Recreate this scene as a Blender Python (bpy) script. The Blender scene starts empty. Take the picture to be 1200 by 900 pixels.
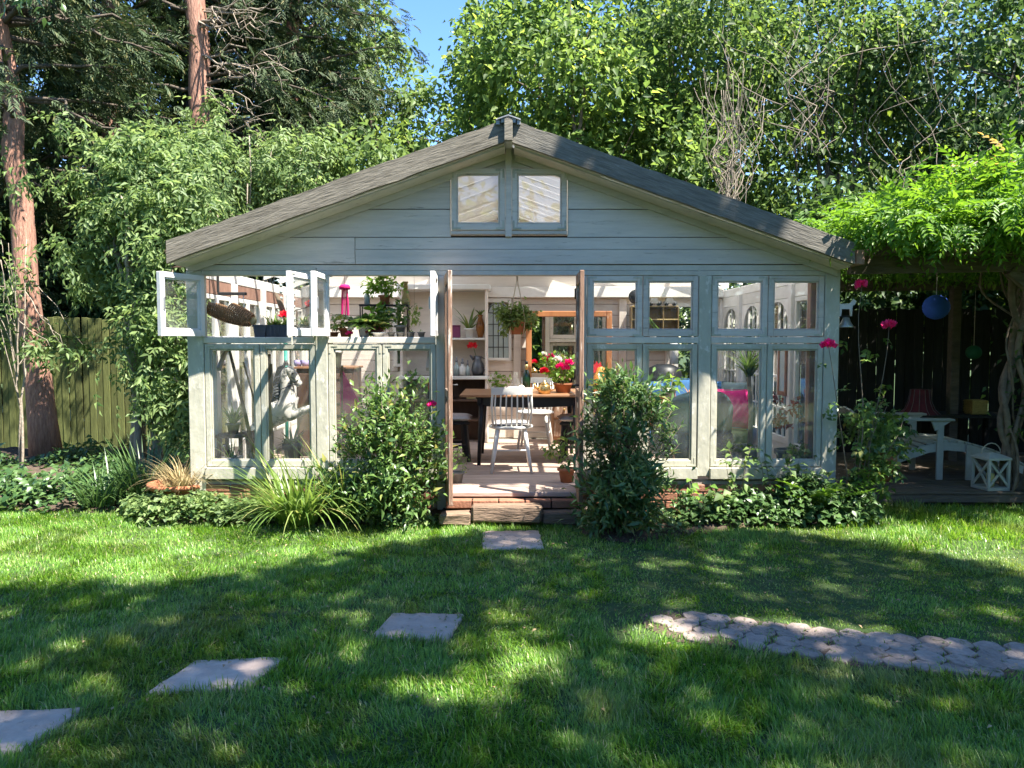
import bpy, math, random
import numpy as np
from mathutils import Vector, Matrix, Quaternion
R = math.radians
PI = math.pi
SC = bpy.context.scene
COL = SC.collection
# ------------------------------------------------------------------ camera
PITCH = R(3.2); CAMZ = 1.55; FPX = 900.0
cam = bpy.data.cameras.new('camera'); camo = bpy.data.objects.new('camera', cam); COL.objects.link(camo)
camo.location = (0, 0, CAMZ); camo.rotation_euler = (PI/2 - PITCH, 0, 0)
cam.sensor_width = 36; cam.lens = 36*FPX/1200; cam.clip_start = .05; cam.clip_end = 2000
SC.camera = camo
# ------------------------------------------------------------------ sky and sun
S = Vector((.45, -.32, 1)).normalized()
w = bpy.data.worlds.new('World'); SC.world = w; w.use_nodes = True
nt = w.node_tree; nt.nodes.clear()
sky = nt.nodes.new('ShaderNodeTexSky'); sky.sky_type = 'NISHITA'; sky.sun_disc = False
sky.sun_elevation = math.asin(S.z); sky.sun_rotation = math.atan2(S.x, S.y)
sky.air_density = 1.0; sky.dust_density = 0; sky.ozone_density = 1.6
bg = nt.nodes.new('ShaderNodeBackground'); bg.inputs[1].default_value = .095
wo = nt.nodes.new('ShaderNodeOutputWorld')
sat = nt.nodes.new('ShaderNodeHueSaturation'); sat.inputs['Saturation'].default_value = 1.22; sat.inputs['Hue'].default_value = .507; nt.links.new(sky.outputs[0], sat.inputs['Color']); nt.links.new(sat.outputs[0], bg.inputs[0]); nt.links.new(bg.outputs[0], wo.inputs[0])
sl = bpy.data.lights.new('sun', 'SUN'); sl.energy = 5.0; sl.angle = R(.5); sl.color = (1, .94, .85)
so = bpy.data.objects.new('sun', sl); COL.objects.link(so); so.rotation_euler = S.to_track_quat('Z', 'Y').to_euler(); so.location = (6, -5, 14)
# ------------------------------------------------------------------ exposure
SC.render.engine = 'CYCLES'
vs = SC.view_settings; vs.view_transform = 'Standard'; vs.look = 'None'; vs.exposure = 2.02; vs.gamma = 1; vs.use_curve_mapping = False
cy = SC.cycles
cy.use_denoising = True
try: cy.denoiser = 'OPENIMAGEDENOISE'
except Exception: pass
cy.max_bounces = 12; cy.diffuse_bounces = 6; cy.glossy_bounces = 3; cy.transmission_bounces = 6; cy.transparent_max_bounces = 16
cy.caustics_reflective = False; cy.caustics_refractive = False; cy.sample_clamp_indirect = 6
rng = np.random.default_rng(7); rnd = random.Random(7)

def at(px, py, Y):
    """place seen at pixel (px,py) of the 1200x900 photograph at the real depth Y"""
    u = (px-600)/FPX; v = (450-py)/FPX
    yc = math.cos(PITCH) + v*math.sin(PITCH); zc = -math.sin(PITCH) + v*math.cos(PITCH)
    t = Y/yc
    return Vector((u*t, Y, CAMZ + zc*t))
# ------------------------------------------------------------------ materials
M = {}
def _mat(name):
    m = bpy.data.materials.new(name); m.use_nodes = True; n = m.node_tree; n.nodes.clear()
    o = n.nodes.new('ShaderNodeOutputMaterial'); return m, n, o
def N(n, t, **kw):
    x = n.nodes.new(t)
    for k, v in kw.items(): setattr(x, k, v)
    return x
def c4(c): return (c[0], c[1], c[2], 1)
def surf(name, c1, c2=None, rough=.7, scale=8, stretch=(1, 1, 1), bump=.15, spec=.3, c3=None, c3amt=.55, c3scale=3, metal=0, bscale=None, isl=0, along=None):
    """two-tone noise colour, optional third tone in patches (wear, dirt), grain bump"""
    m, n, o = _mat(name); L = n.links.new
    c2 = c2 or tuple(x*.75 for x in c1)
    tc = N(n, 'ShaderNodeTexCoord'); mp = N(n, 'ShaderNodeMapping'); mp.inputs['Scale'].default_value = stretch
    if along is not None: mp.vector_type = 'TEXTURE'; mp.inputs['Rotation'].default_value = (0, along, 0); mp.inputs['Scale'].default_value = tuple(1/q for q in stretch)
    oi = N(n, 'ShaderNodeObjectInfo'); ad = N(n, 'ShaderNodeVectorMath', operation='ADD')
    ml = N(n, 'ShaderNodeMath', operation='MULTIPLY'); ml.inputs[1].default_value = 37.0
    L(oi.outputs['Random'], ml.inputs[0]); L(tc.outputs['Object'], ad.inputs[0]); L(ml.outputs[0], ad.inputs[1]); L(ad.outputs[0], mp.inputs['Vector'])
    no = N(n, 'ShaderNodeTexNoise'); no.inputs['Scale'].default_value = scale; no.inputs['Detail'].default_value = 6; no.inputs['Roughness'].default_value = .65
    L(mp.outputs[0], no.inputs['Vector'])
    rp = N(n, 'ShaderNodeValToRGB'); rp.color_ramp.elements[0].position = .32; rp.color_ramp.elements[1].position = .68
    rp.color_ramp.elements[0].color = c4(c2); rp.color_ramp.elements[1].color = c4(c1); L(no.outputs[0], rp.inputs[0])
    col = rp.outputs[0]
    if c3:
        n3 = N(n, 'ShaderNodeTexNoise'); n3.inputs['Scale'].default_value = c3scale; n3.inputs['Detail'].default_value = 8; n3.inputs['Roughness'].default_value = .75
        L(mp.outputs[0], n3.inputs['Vector'])
        r3 = N(n, 'ShaderNodeValToRGB'); r3.color_ramp.elements[0].position = c3amt; r3.color_ramp.elements[1].position = c3amt+.07
        L(n3.outputs[0], r3.inputs[0])
        mx = N(n, 'ShaderNodeMixRGB'); L(r3.outputs[0], mx.inputs[0]); L(col, mx.inputs[1]); mx.inputs[2].default_value = c4(c3); col = mx.outputs[0]
    # every piece a little lighter or darker
    hv = N(n, 'ShaderNodeHueSaturation'); mr = N(n, 'ShaderNodeMapRange'); mr.inputs[3].default_value = .9-isl; mr.inputs[4].default_value = 1.08+isl
    L(oi.outputs['Random'], mr.inputs[0]); L(mr.outputs[0], hv.inputs['Value']); L(col, hv.inputs['Color'])
    p = N(n, 'ShaderNodeBsdfPrincipled'); p.inputs['Roughness'].default_value = rough; p.inputs['Specular IOR Level'].default_value = spec; p.inputs['Metallic'].default_value = metal
    L(hv.outputs[0], p.inputs['Base Color'])
    if bump:
        nb = N(n, 'ShaderNodeTexNoise'); nb.inputs['Scale'].default_value = bscale or scale*3; nb.inputs['Detail'].default_value = 5; L(mp.outputs[0], nb.inputs['Vector'])
        b = N(n, 'ShaderNodeBump'); b.inputs['Strength'].default_value = bump; b.inputs['Distance'].default_value = .02
        L(nb.outputs[0], b.inputs['Height']); L(b.outputs[0], p.inputs['Normal'])
    L(p.outputs[0], o.inputs[0]); M[name] = m; return m
def leafmat(name, c1, c2, trans=.4, rough=.42, spec=.4, c3=None, patch=0):
    """leaf: c1..c2 per leaf, some c3, light passes through"""
    m, n, o = _mat(name); L = n.links.new
    g = N(n, 'ShaderNodeNewGeometry'); rp = N(n, 'ShaderNodeValToRGB')
    e = rp.color_ramp.elements; e[0].color = c4(c1); e[1].color = c4(c2); e[1].position = .9
    if c3: x = e.new(.975); x.color = c4(c3)
    L(g.outputs['Random Per Island'], rp.inputs[0]); col = rp.outputs[0]
    if patch:
        tc = N(n, 'ShaderNodeTexCoord'); no = N(n, 'ShaderNodeTexNoise'); no.inputs['Scale'].default_value = .9; no.inputs['Detail'].default_value = 4
        L(tc.outputs['Object'], no.inputs['Vector']); r2 = N(n, 'ShaderNodeValToRGB'); r2.color_ramp.elements[0].position = .5; r2.color_ramp.elements[1].position = .72
        L(no.outputs[0], r2.inputs[0]); mm = N(n, 'ShaderNodeMath', operation='MULTIPLY'); mm.inputs[1].default_value = patch; L(r2.outputs[0], mm.inputs[0])
        mx = N(n, 'ShaderNodeMixRGB'); L(mm.outputs[0], mx.inputs[0]); L(col, mx.inputs[1]); mx.inputs[2].default_value = (.23, .2, .085, 1); col = mx.outputs[0]
    p = N(n, 'ShaderNodeBsdfPrincipled'); p.inputs['Roughness'].default_value = rough; p.inputs['Specular IOR Level'].default_value = spec; L(col, p.inputs['Base Color'])
    t = N(n, 'ShaderNodeBsdfTranslucent'); hs = N(n, 'ShaderNodeHueSaturation'); hs.inputs['Hue'].default_value = .485; hs.inputs['Value'].default_value = 1.5; hs.inputs['Saturation'].default_value = 1.1
    L(col, hs.inputs['Color']); L(hs.outputs[0], t.inputs[0])
    mx = N(n, 'ShaderNodeMixShader'); mx.inputs[0].default_value = trans; L(p.outputs[0], mx.inputs[1]); L(t.outputs[0], mx.inputs[2]); L(mx.outputs[0], o.inputs[0])
    M[name] = m; return m
def glassmat(name, tint=(1, 1, 1), dirt=.032, ior=1.45):
    m, n, o = _mat(name); L = n.links.new
    tr = N(n, 'ShaderNodeBsdfTransparent'); tr.inputs[0].default_value = c4(tint)
    gl = N(n, 'ShaderNodeBsdfGlossy'); gl.inputs['Roughness'].default_value = .02
    lw = N(n, 'ShaderNodeLayerWeight'); pw = N(n, 'ShaderNodeMath', operation='POWER'); pw.inputs[1].default_value = 4; L(lw.outputs['Facing'], pw.inputs[0]); fr = N(n, 'ShaderNodeMapRange'); fr.inputs[3].default_value = .07; fr.inputs[4].default_value = .8; L(pw.outputs[0], fr.inputs[0])
    mx = N(n, 'ShaderNodeMixShader'); L(fr.outputs[0], mx.inputs[0]); L(tr.outputs[0], mx.inputs[1]); L(gl.outputs[0], mx.inputs[2])
    df = N(n, 'ShaderNodeBsdfDiffuse'); df.inputs[0].default_value = (.75, .75, .7, 1)
    tc = N(n, 'ShaderNodeTexCoord'); no = N(n, 'ShaderNodeTexNoise'); no.inputs['Scale'].default_value = 5; no.inputs['Detail'].default_value = 7; L(tc.outputs['Object'], no.inputs['Vector'])
    mr = N(n, 'ShaderNodeMapRange'); mr.inputs[1].default_value = .35; mr.inputs[2].default_value = .8; mr.inputs[3].default_value = dirt*.3; mr.inputs[4].default_value = dirt*2.2; L(no.outputs[0], mr.inputs[0])
    m2 = N(n, 'ShaderNodeMixShader'); L(mr.outputs[0], m2.inputs[0]); L(mx.outputs[0], m2.inputs[1]); L(df.outputs[0], m2.inputs[2]); L(m2.outputs[0], o.inputs[0]); M[name] = m
def roofmat(name):
    m, n, o = _mat(name); L = n.links.new
    tr = N(n, 'ShaderNodeBsdfTransparent'); tr.inputs[0].default_value = (.97, .97, .95, 1)
    df = N(n, 'ShaderNodeBsdfTranslucent'); df.inputs[0].default_value = (.8, .8, .78, 1)
    tc = N(n, 'ShaderNodeTexCoord'); no = N(n, 'ShaderNodeTexNoise'); no.inputs['Scale'].default_value = 2.2; no.inputs['Detail'].default_value = 6; L(tc.outputs['Object'], no.inputs['Vector'])
    mr = N(n, 'ShaderNodeMapRange'); mr.inputs[3].default_value = .08; mr.inputs[4].default_value = .3; L(no.outputs[0], mr.inputs[0])
    b = N(n, 'ShaderNodeMixShader'); L(mr.outputs[0], b.inputs[0]); L(tr.outputs[0], b.inputs[1]); L(df.outputs[0], b.inputs[2]); L(b.outputs[0], o.inputs[0]); M[name] = m

G = (.65, .58, .505)
surf('paint_grey', G, (.53, .475, .415), rough=.6, scale=3, stretch=(.6, 3, 6), bump=.25, c3=(.36, .31, .25), c3amt=.585, c3scale=5, isl=.03)
surf('paint_green', (.5, .48, .385), (.39, .375, .295), rough=.6, scale=5, stretch=(2, 2, 1), bump=.2, c3=(.64, .61, .53), c3amt=.565, c3scale=7)
surf('paint_pale', (.62, .57, .49), (.5, .46, .39), rough=.6, scale=4, stretch=(2, 2, 1), bump=.12, c3=(.33, .28, .22), c3amt=.64, c3scale=8)
surf('paint_white', (.78, .77, .74), (.66, .65, .61), rough=.55, scale=4, bump=.08, c3=(.45, .4, .33), c3amt=.67, c3scale=8)
surf('board_cream', (.76, .69, .62), (.66, .59, .53), rough=.7, scale=3, stretch=(.7, 3, 6), bump=.12, isl=.05)
surf('bargewood', (.25, .225, .18), (.12, .107, .083), rough=.95, scale=5, stretch=(1.1, 5, 9), bump=.35, bscale=11, c3=(.1, .088, .06), c3amt=.63, c3scale=5, along=-.338)
surf('bargepaint', (.2, .185, .155), (.11, .1, .083), rough=.95, scale=5, stretch=(1.1, 5, 9), bump=.35, bscale=11, c3=(.4, .37, .3), c3amt=.63, c3scale=5, along=.338)
surf('doorwood', (.34, .21, .14), (.16, .09, .06), rough=.75, scale=6, stretch=(5, 5, .6), bump=.4, c3=(.62, .53, .44), c3amt=.54, c3scale=5)
surf('deckwood', (.55, .42, .345), (.39, .29, .235), rough=.8, scale=5, stretch=(.5, 5, 3), bump=.3, isl=.06)
surf('sleeper', (.27, .19, .13), (.12, .08, .055), rough=.9, scale=7, stretch=(.6, 4, 4), bump=.8, isl=.1)
surf('brick', (.36, .17, .10), (.22, .10, .065), rough=.9, scale=14, bump=.4, c3=(.42, .33, .25), c3amt=.63, c3scale=10, isl=.12)
surf('mortar', (.36, .33, .28), rough=.95, scale=20, bump=.4)
surf('darkwood', (.14, .085, .06), (.08, .05, .035), rough=.5, scale=5, stretch=(3, 3, .6), bump=.1)
surf('midwood', (.36, .19, .10), (.24, .12, .06), rough=.45, scale=5, stretch=(.7, 4, 4), bump=.12)
surf('orangewood', (.45, .2, .085), (.32, .13, .055), rough=.4, scale=4, stretch=(3, 3, .8), bump=.1)
surf('redwood_board', (.34, .2, .15), (.22, .12, .09), rough=.7, scale=4, stretch=(3, 3, 1), bump=.2)
surf('black', (.018, .02, .024), (.012, .012, .014), rough=.4, bump=.03)
surf('darkgrey', (.09, .1, .11), (.06, .065, .07), rough=.6, bump=.05)
surf('pot_grey', (.2, .2, .19), (.13, .13, .125), rough=.8, bump=.2)
surf('terracotta', (.42, .17, .085), (.33, .125, .06), rough=.85, scale=10, bump=.15, c3=(.5, .36, .27), c3amt=.66, c3scale=9)
surf('white', (.78, .77, .74), (.7, .69, .66), rough=.5, bump=.03)
surf('white_worn', (.42, .43, .39), (.3, .32, .28), rough=.6, scale=6, bump=.15, c3=(.3, .3, .25), c3amt=.66, c3scale=9)
surf('cloth_grey', (.55, .52, .5), (.43, .41, .4), rough=.95, scale=60, bump=.2)
surf('cloth_blue', (.05, .16, .36), (.035, .11, .26), rough=.9, scale=50, bump=.2)
surf('cloth_pink', (.8, .03, .25), (.65, .02, .19), rough=.9, scale=50, bump=.2)
surf('cloth_green', (.3, .38, .17), (.22, .29, .12), rough=.9, scale=50, bump=.3)
surf('cloth_orange', (.75, .22, .05), (.55, .12, .03), rough=.9, scale=20, stretch=(6, 1, 1), bump=.2)
surf('teal_dark', (.02, .055, .065), (.014, .035, .045), rough=.65, scale=20, bump=.2, c3=(.11, .09, .06), c3amt=.6, c3scale=12)
surf('brass', (.75, .5, .2), (.6, .38, .14), rough=.25, metal=.9, bump=.05)
surf('metal', (.5, .51, .52), (.4, .41, .42), rough=.4, metal=.8, bump=.05)
surf('iron', (.05, .05, .055), (.03, .03, .03), rough=.6, bump=.1)
surf('wicker', (.36, .21, .11), (.16, .09, .045), rough=.75, scale=30, bump=.4)
surf('twig', (.24, .19, .14), (.13, .1, .075), rough=.9, scale=12, bump=.4)
surf('vinewood', (.38, .32, .25), (.22, .18, .14), rough=.9, scale=14, stretch=(2, 2, .7), bump=.5)
surf('bark_red', (.50, .28, .2), (.22, .11, .08), rough=.95, scale=9, stretch=(5, 5, .7), bump=1.0, bscale=14, c3=(.5, .33, .26), c3amt=.6, c3scale=5)
surf('bark', (.16, .13, .1), (.08, .065, .05), rough=.95, scale=9, stretch=(4, 4, .8), bump=.8)
surf('soil', (.12, .085, .06), (.055, .04, .03), rough=1, scale=14, bump=1.0, c3=(.25, .17, .12), c3amt=.58, c3scale=16)
surf('turf', (.05, .085, .022), (.035, .055, .018), rough=1, scale=9, bump=.5, c3=(.13, .11, .06), c3amt=.6, c3scale=2)
surf('slab', (.5, .39, .315), (.37, .285, .23), rough=.9, scale=10, bump=.5, c3=(.25, .2, .155), c3amt=.6, c3scale=7, isl=.08)
surf('paver', (.31, .25, .21), (.2, .16, .135), rough=.92, scale=18, bump=.5, c3=(.1, .105, .05), c3amt=.58, c3scale=8, isl=.15)
surf('fence_green', (.13, .145, .045), (.075, .085, .026), rough=.85, scale=5, stretch=(5, 5, .6), bump=.3, isl=.1)
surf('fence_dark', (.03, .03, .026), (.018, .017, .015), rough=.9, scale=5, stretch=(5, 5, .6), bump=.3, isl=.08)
surf('timber_old', (.15, .12, .09), (.085, .067, .05), rough=.9, scale=6, stretch=(.7, 4, 4), bump=.5)
surf('paperblue', (.03, .1, .5), (.025, .08, .4), rough=.8, scale=20, bump=.1)
surf('papergreen', (.012, .09, .04), (.01, .07, .03), rough=.8, bump=.1)
surf('fabric_red', (.35, .02, .06), (.22, .015, .04), rough=.9, scale=20, bump=.2)
surf('gold', (.5, .35, .1), (.3, .2, .06), rough=.5, scale=40, bump=.6, metal=.4)
surf('ceramic_orange', (.75, .33, .07), (.6, .2, .04), rough=.35, scale=14, bump=.1)
surf('ceramic_red', (.6, .03, .05), (.5, .02, .04), rough=.4, bump=.05)
surf('pewter', (.16, .17, .19), (.1, .105, .12), rough=.35, metal=.5, bump=.05)
surf('amber', (.28, .12, .03), (.14, .05, .02), rough=.2, bump=.02)
surf('purple', (.22, .05, .13), (.15, .04, .09), rough=.6, bump=.05)
surf('lilac', (.45, .4, .65), (.35, .3, .55), rough=.2, bump=.02)
surf('teal', (.03, .3, .25), (.025, .22, .18), rough=.4, bump=.02)
surf('sagepot', (.2, .28, .28), (.15, .22, .22), rough=.5, bump=.1)
surf('horsehide', (.75, .73, .68), (.62, .6, .55), rough=.5, scale=7, bump=.05, c3=(.13, .14, .14), c3amt=.5, c3scale=8)
surf('bottle_green', (.012, .05, .022), (.008, .035, .015), rough=.1, bump=0, spec=.6)
surf('foil', (.75, .55, .25), (.6, .42, .16), rough=.3, metal=.7, bump=.1)
surf('straw', (.5, .4, .2), (.36, .27, .12), rough=.9, scale=30, bump=.3)
surf('canebrown', (.25, .18, .08), (.16, .11, .05), rough=.7, scale=6, stretch=(5, 5, .8), bump=.3)
surf('rope', (.62, .56, .46), (.5, .45, .36), rough=.95, scale=60, bump=.4)
surf('glasspale', (.42, .5, .5), (.34, .42, .43), rough=.15, bump=.02, spec=.5)
surf('lead', (.08, .085, .09), rough=.6, bump=.05)
surf('candle', (.7, .62, .25), rough=.6, bump=.02)
surf('lampred', (.12, .02, .03), (.06, .012, .02), rough=.8, bump=.2)
surf('plastic_clear', (.3, .31, .32), (.2, .21, .22), rough=.3, bump=.1)
surf('picture', (.3, .24, .16), (.1, .08, .06), rough=.5, scale=12, bump=.02)
m_, n_, o_ = _mat('whiteboard'); d_ = N(n_, 'ShaderNodeBsdfDiffuse'); d_.inputs[0].default_value = (.8, .79, .76, 1); t_ = N(n_, 'ShaderNodeBsdfTranslucent'); t_.inputs[0].default_value = (.8, .79, .76, 1); x_ = N(n_, 'ShaderNodeMixShader'); x_.inputs[0].default_value = .22; n_.links.new(d_.outputs[0], x_.inputs[1]); n_.links.new(t_.outputs[0], x_.inputs[2]); n_.links.new(x_.outputs[0], o_.inputs[0]); M['whiteboard'] = m_
glassmat('glass'); glassmat('glass_green', (.75, .93, .82)); glassmat('glass_jar', (.95, .98, .97), .08); roofmat('polycarb')
m_, n_, o_ = _mat('mirror'); g_ = N(n_, 'ShaderNodeBsdfGlossy'); g_.inputs['Roughness'].default_value = .01; g_.inputs[0].default_value = (.85, .87, .86, 1); n_.links.new(g_.outputs[0], o_.inputs[0]); M['mirror'] = m_

leafmat('leaf_shrub', (.045, .105, .03), (.16, .26, .065), .32, .36, .5, c3=(.34, .34, .1))
leafmat('leaf_shrub_b', (.045, .1, .03), (.12, .21, .065), .32, .38, .45, c3=(.2, .2, .06))
leafmat('leaf_elder', (.06, .12, .035), (.24, .33, .12), .45, .5, .35)
leafmat('leaf_oak', (.05, .105, .028), (.18, .27, .07), .55, .5, .28, c3=(.36, .46, .1))
leafmat('leaf_mid', (.04, .08, .026), (.14, .22, .06), .5, .5, .28, c3=(.22, .3, .05))
leafmat('leaf_dark', (.025, .055, .02), (.08, .14, .04), .4, .5, .28, c3=(.2, .28, .06))
leafmat('leaf_pale', (.085, .15, .045), (.18, .26, .08), .45, .5, .35)
leafmat('leaf_conifer', (.03, .055, .022), (.075, .11, .045), .15, .6, .25, c3=(.14, .13, .05))
leafmat('leaf_wisteria', (.06, .15, .02), (.16, .3, .045), .5, .45, .35)
leafmat('leaf_wisteria_young', (.38, .3, .07), (.5, .34, .1), .5, .45, .3)
leafmat('leaf_ivy', (.035, .085, .025), (.11, .19, .06), .3, .35, .5)
leafmat('leaf_fresh', (.09, .2, .03), (.19, .33, .06), .45, .4, .4)
leafmat('leaf_lily', (.09, .17, .035), (.2, .3, .075), .4, .35, .5, c3=(.42, .38, .16))
leafmat('leaf_dry', (.3, .24, .12), (.42, .34, .18), .3, .8, .2)
leafmat('leaf_red', (.18, .05, .04), (.28, .09, .06), .35, .5, .3)
leafmat('petal_pink', (.7, .03, .17), (.9, .08, .28), .35, .5, .3)
leafmat('petal_red', (.7, .03, .04), (.85, .07, .07), .3, .5, .3)
leafmat('petal_white', (.8, .8, .76), (.88, .88, .84), .3, .6, .3)
leafmat('petal_orange', (.75, .25, .03), (.85, .35, .05), .3, .6, .3)
leafmat('grassblade', (.04, .125, .016), (.24, .43, .065), .42, .36, .42, c3=(.48, .44, .22), patch=.55)
leafmat('fallen', (.3, .2, .1), (.42, .3, .17), .2, .8, .2)

# ------------------------------------------------------------------ mesh tools
class MB:
    def __init__(s): s.v = []; s.f = []; s.sm = []
    def add(s, vs, fs, smooth=False):
        b = len(s.v); s.v += [tuple(x) for x in vs]; s.f += [tuple(i+b for i in f) for f in fs]; s.sm += [smooth]*len(fs); return s
    def box(s, x0, x1, y0, y1, z0, z1, rot=None, piv=None):
        vs = [Vector((x, y, z)) for z in (z0, z1) for y in (y0, y1) for x in (x0, x1)]
        if rot is not None:
            p = Vector(piv) if piv is not None else Vector(((x0+x1)/2, (y0+y1)/2, (z0+z1)/2))
            vs = [p + rot @ (q-p) for q in vs]
        return s.add(vs, [(0, 2, 3, 1), (4, 5, 7, 6), (0, 1, 5, 4), (2, 6, 7, 3), (0, 4, 6, 2), (1, 3, 7, 5)])
    def cbox(s, x0, x1, y0, y1, z0, z1, c=.006, rot=None, piv=None, jit=0):
        """box with chamfered edges"""
        vs = []; idx = {}
        X = (x0, x1); Y = (y0, y1); Z = (z0, z1)
        for i in (0, 1):
            for j in (0, 1):
                for k in (0, 1):
                    sx, sy, sz = (1, -1)[i], (1, -1)[j], (1, -1)[k]
                    jx = rnd.uniform(-jit, jit); jy = rnd.uniform(-jit, jit); jz = rnd.uniform(-jit, jit)
                    P = Vector((X[i]+jx, Y[j]+jy, Z[k]+jz))
                    for a in range(3):
                        d = Vector((sx*c, sy*c, sz*c)); d[a] = 0
                        idx[(i, j, k, a)] = len(vs); vs.append(P + d)
        f = []
        for i in (0, 1): f.append([idx[(i, j, k, 0)] for j, k in ((0, 0), (1, 0), (1, 1), (0, 1))][::(-1 if i == 0 else 1)])
        for j in (0, 1): f.append([idx[(i, j, k, 1)] for i, k in ((0, 0), (1, 0), (1, 1), (0, 1))][::(1 if j == 0 else -1)])
        for k in (0, 1): f.append([idx[(i, j, k, 2)] for i, j in ((0, 0), (1, 0), (1, 1), (0, 1))][::(-1 if k == 0 else 1)])
        for i in (0, 1):
            for j in (0, 1): f.append((idx[(i, j, 0, 0)], idx[(i, j, 1, 0)], idx[(i, j, 1, 1)], idx[(i, j, 0, 1)]))
            for k in (0, 1): f.append((idx[(i, 0, k, 0)], idx[(i, 1, k, 0)], idx[(i, 1, k, 2)], idx[(i, 0, k, 2)]))
        for j in (0, 1):
            for k in (0, 1): f.append((idx[(0, j, k, 1)], idx[(1, j, k, 1)], idx[(1, j, k, 2)], idx[(0, j, k, 2)]))
        for i in (0, 1):
            for j in (0, 1):
                for k in (0, 1): f.append((idx[(i, j, k, 0)], idx[(i, j, k, 1)], idx[(i, j, k, 2)]))
        if rot is not None:
            p = Vector(piv) if piv is not None else Vector(((x0+x1)/2, (y0+y1)/2, (z0+z1)/2))
            vs = [p + rot @ (q-p) for q in vs]
        return s.add(vs, f)
    def bar(s, a, b, w, h, up=(0, 0, 1), c=0):
        """rectangular bar from a to b"""
        a = Vector(a); b = Vector(b); d = b-a; L = d.length; d.normalize(); u = Vector(up)
        sd = d.cross(u)
        if sd.length < 1e-4: sd = d.cross(Vector((1, 0, 0)))
        sd.normalize(); u = sd.cross(d)
        vs = [a + d*t*L + sd*x*w/2 + u*z*h/2 for t in (0, 1) for z in (-1, 1) for x in (-1, 1)]
        return s.add(vs, [(0, 1, 3, 2), (4, 6, 7, 5), (0, 4, 5, 1), (2, 3, 7, 6), (0, 2, 6, 4), (1, 5, 7, 3)])
    def tube(s, pts, rad, n=8, cap=True, smooth=True, flat=1.0):
        pts = [Vector(p) for p in pts]; k = len(pts)
        if not hasattr(rad, '__len__'): rad = [rad]*k
        vs = []; fs = []; ref = None
        for i, p in enumerate(pts):
            d = (pts[min(i+1, k-1)] - pts[max(i-1, 0)])
            if d.length < 1e-9: d = Vector((0, 0, 1))
            d.normalize()
            if ref is None: ref = Vector((1, 0, 0)) if abs(d.x) < .8 else Vector((0, 1, 0))
            a = (ref - d*ref.dot(d)).normalized(); b = d.cross(a); ref = a
            for j in range(n):
                t = 2*PI*j/n; vs.append(p + a*math.cos(t)*rad[i] + b*math.sin(t)*rad[i]*flat)
        for i in range(k-1):
            for j in range(n): fs.append((i*n+j, i*n+(j+1) % n, (i+1)*n+(j+1) % n, (i+1)*n+j))
        if cap: fs.append(tuple(range(n))[::-1]); fs.append(tuple(range((k-1)*n, k*n)))
        return s.add(vs, fs, smooth)
    def lathe(s, prof, o=(0, 0, 0), n=16, sx=1, sy=1, ax=None, smooth=True, wob=0):
        vs = []; fs = []; o = Vector(o); k = len(prof)
        for r, z in prof:
            for j in range(n):
                t = 2*PI*j/n; q = Vector((r*sx*math.cos(t), r*sy*math.sin(t), z))
                if wob: q *= 1+wob*math.sin(3*t+z*9)
                if ax is not None: q = ax @ q
                vs.append(o+q)
        for i in range(k-1):
            for j in range(n): fs.append((i*n+j, i*n+(j+1) % n, (i+1)*n+(j+1) % n, (i+1)*n+j))
        if prof[0][0] > 1e-4: fs.append(tuple(range(n))[::-1])
        if prof[-1][0] > 1e-4: fs.append(tuple(range((k-1)*n, k*n)))
        return s.add(vs, fs, smooth)
    def ball(s, o, rx, ry=None, rz=None, n=12, ax=None):
        ry = ry or rx; rz = rz or rx; k = max(5, n//2+1)
        return s.lathe([(math.sin(PI*i/k), -rz*math.cos(PI*i/k)) for i in range(k+1)], o, n, rx, ry, ax)
    def prism(s, poly, a0, a1, axis='y', smooth=False):
        """polygon in the plane across `axis`, extruded a0..a1"""
        n = len(poly); f = {'y': lambda p, t: (p[0], t, p[1]), 'z': lambda p, t: (p[0], p[1], t), 'x': lambda p, t: (t, p[0], p[1])}[axis]
        vs = [f(p, a0) for p in poly] + [f(p, a1) for p in poly]
        fs = [tuple(range(n)), tuple(range(n, 2*n))[::-1]] + [((i+1) % n, i, n+i, n+(i+1) % n) for i in range(n)]
        return s.add(vs, fs, smooth)
    def mesh(s, name, mat):
        me = bpy.data.meshes.new(name); me.from_pydata(s.v, [], s.f); me.polygons.foreach_set('use_smooth', s.sm)
        if mat: me.materials.append(M[mat])
        me.update(); return me
    def build(s, name, mat, parent=None, loc=None, rot=None):
        return put(name, s.mesh(name, mat), parent, loc, rot)
def put(name, me, parent=None, loc=None, rot=None):
    o = bpy.data.objects.new(name, me); COL.objects.link(o); o.parent = parent
    if loc is not None: o.location = loc
    if rot is not None: o.rotation_euler = rot
    return o
def tag(o, label=None, cat=None, group=None, kind=None):
    if label: o['label'] = label
    if cat: o['category'] = cat
    if group: o['group'] = group
    if kind: o['kind'] = kind
    return o
def thing(name, label, cat, loc=(0, 0, 0), rz=0, group=None):
    o = bpy.data.objects.new(name, None); COL.objects.link(o); o.location = loc; o.rotation_euler = (0, 0, rz); o.empty_display_size = .1
    return tag(o, label, cat, group)
def dup(o, parent=None):
    c = o.copy(); COL.objects.link(c); c.parent = parent
    for ch in list(o.children): dup(ch, c)
    return c
def again(src, label, loc, rz=0, scale=1):
    c = dup(src); c.location = loc; c.rotation_euler = (0, 0, rz); c.scale = (scale,)*3; c['label'] = label; return c
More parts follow.
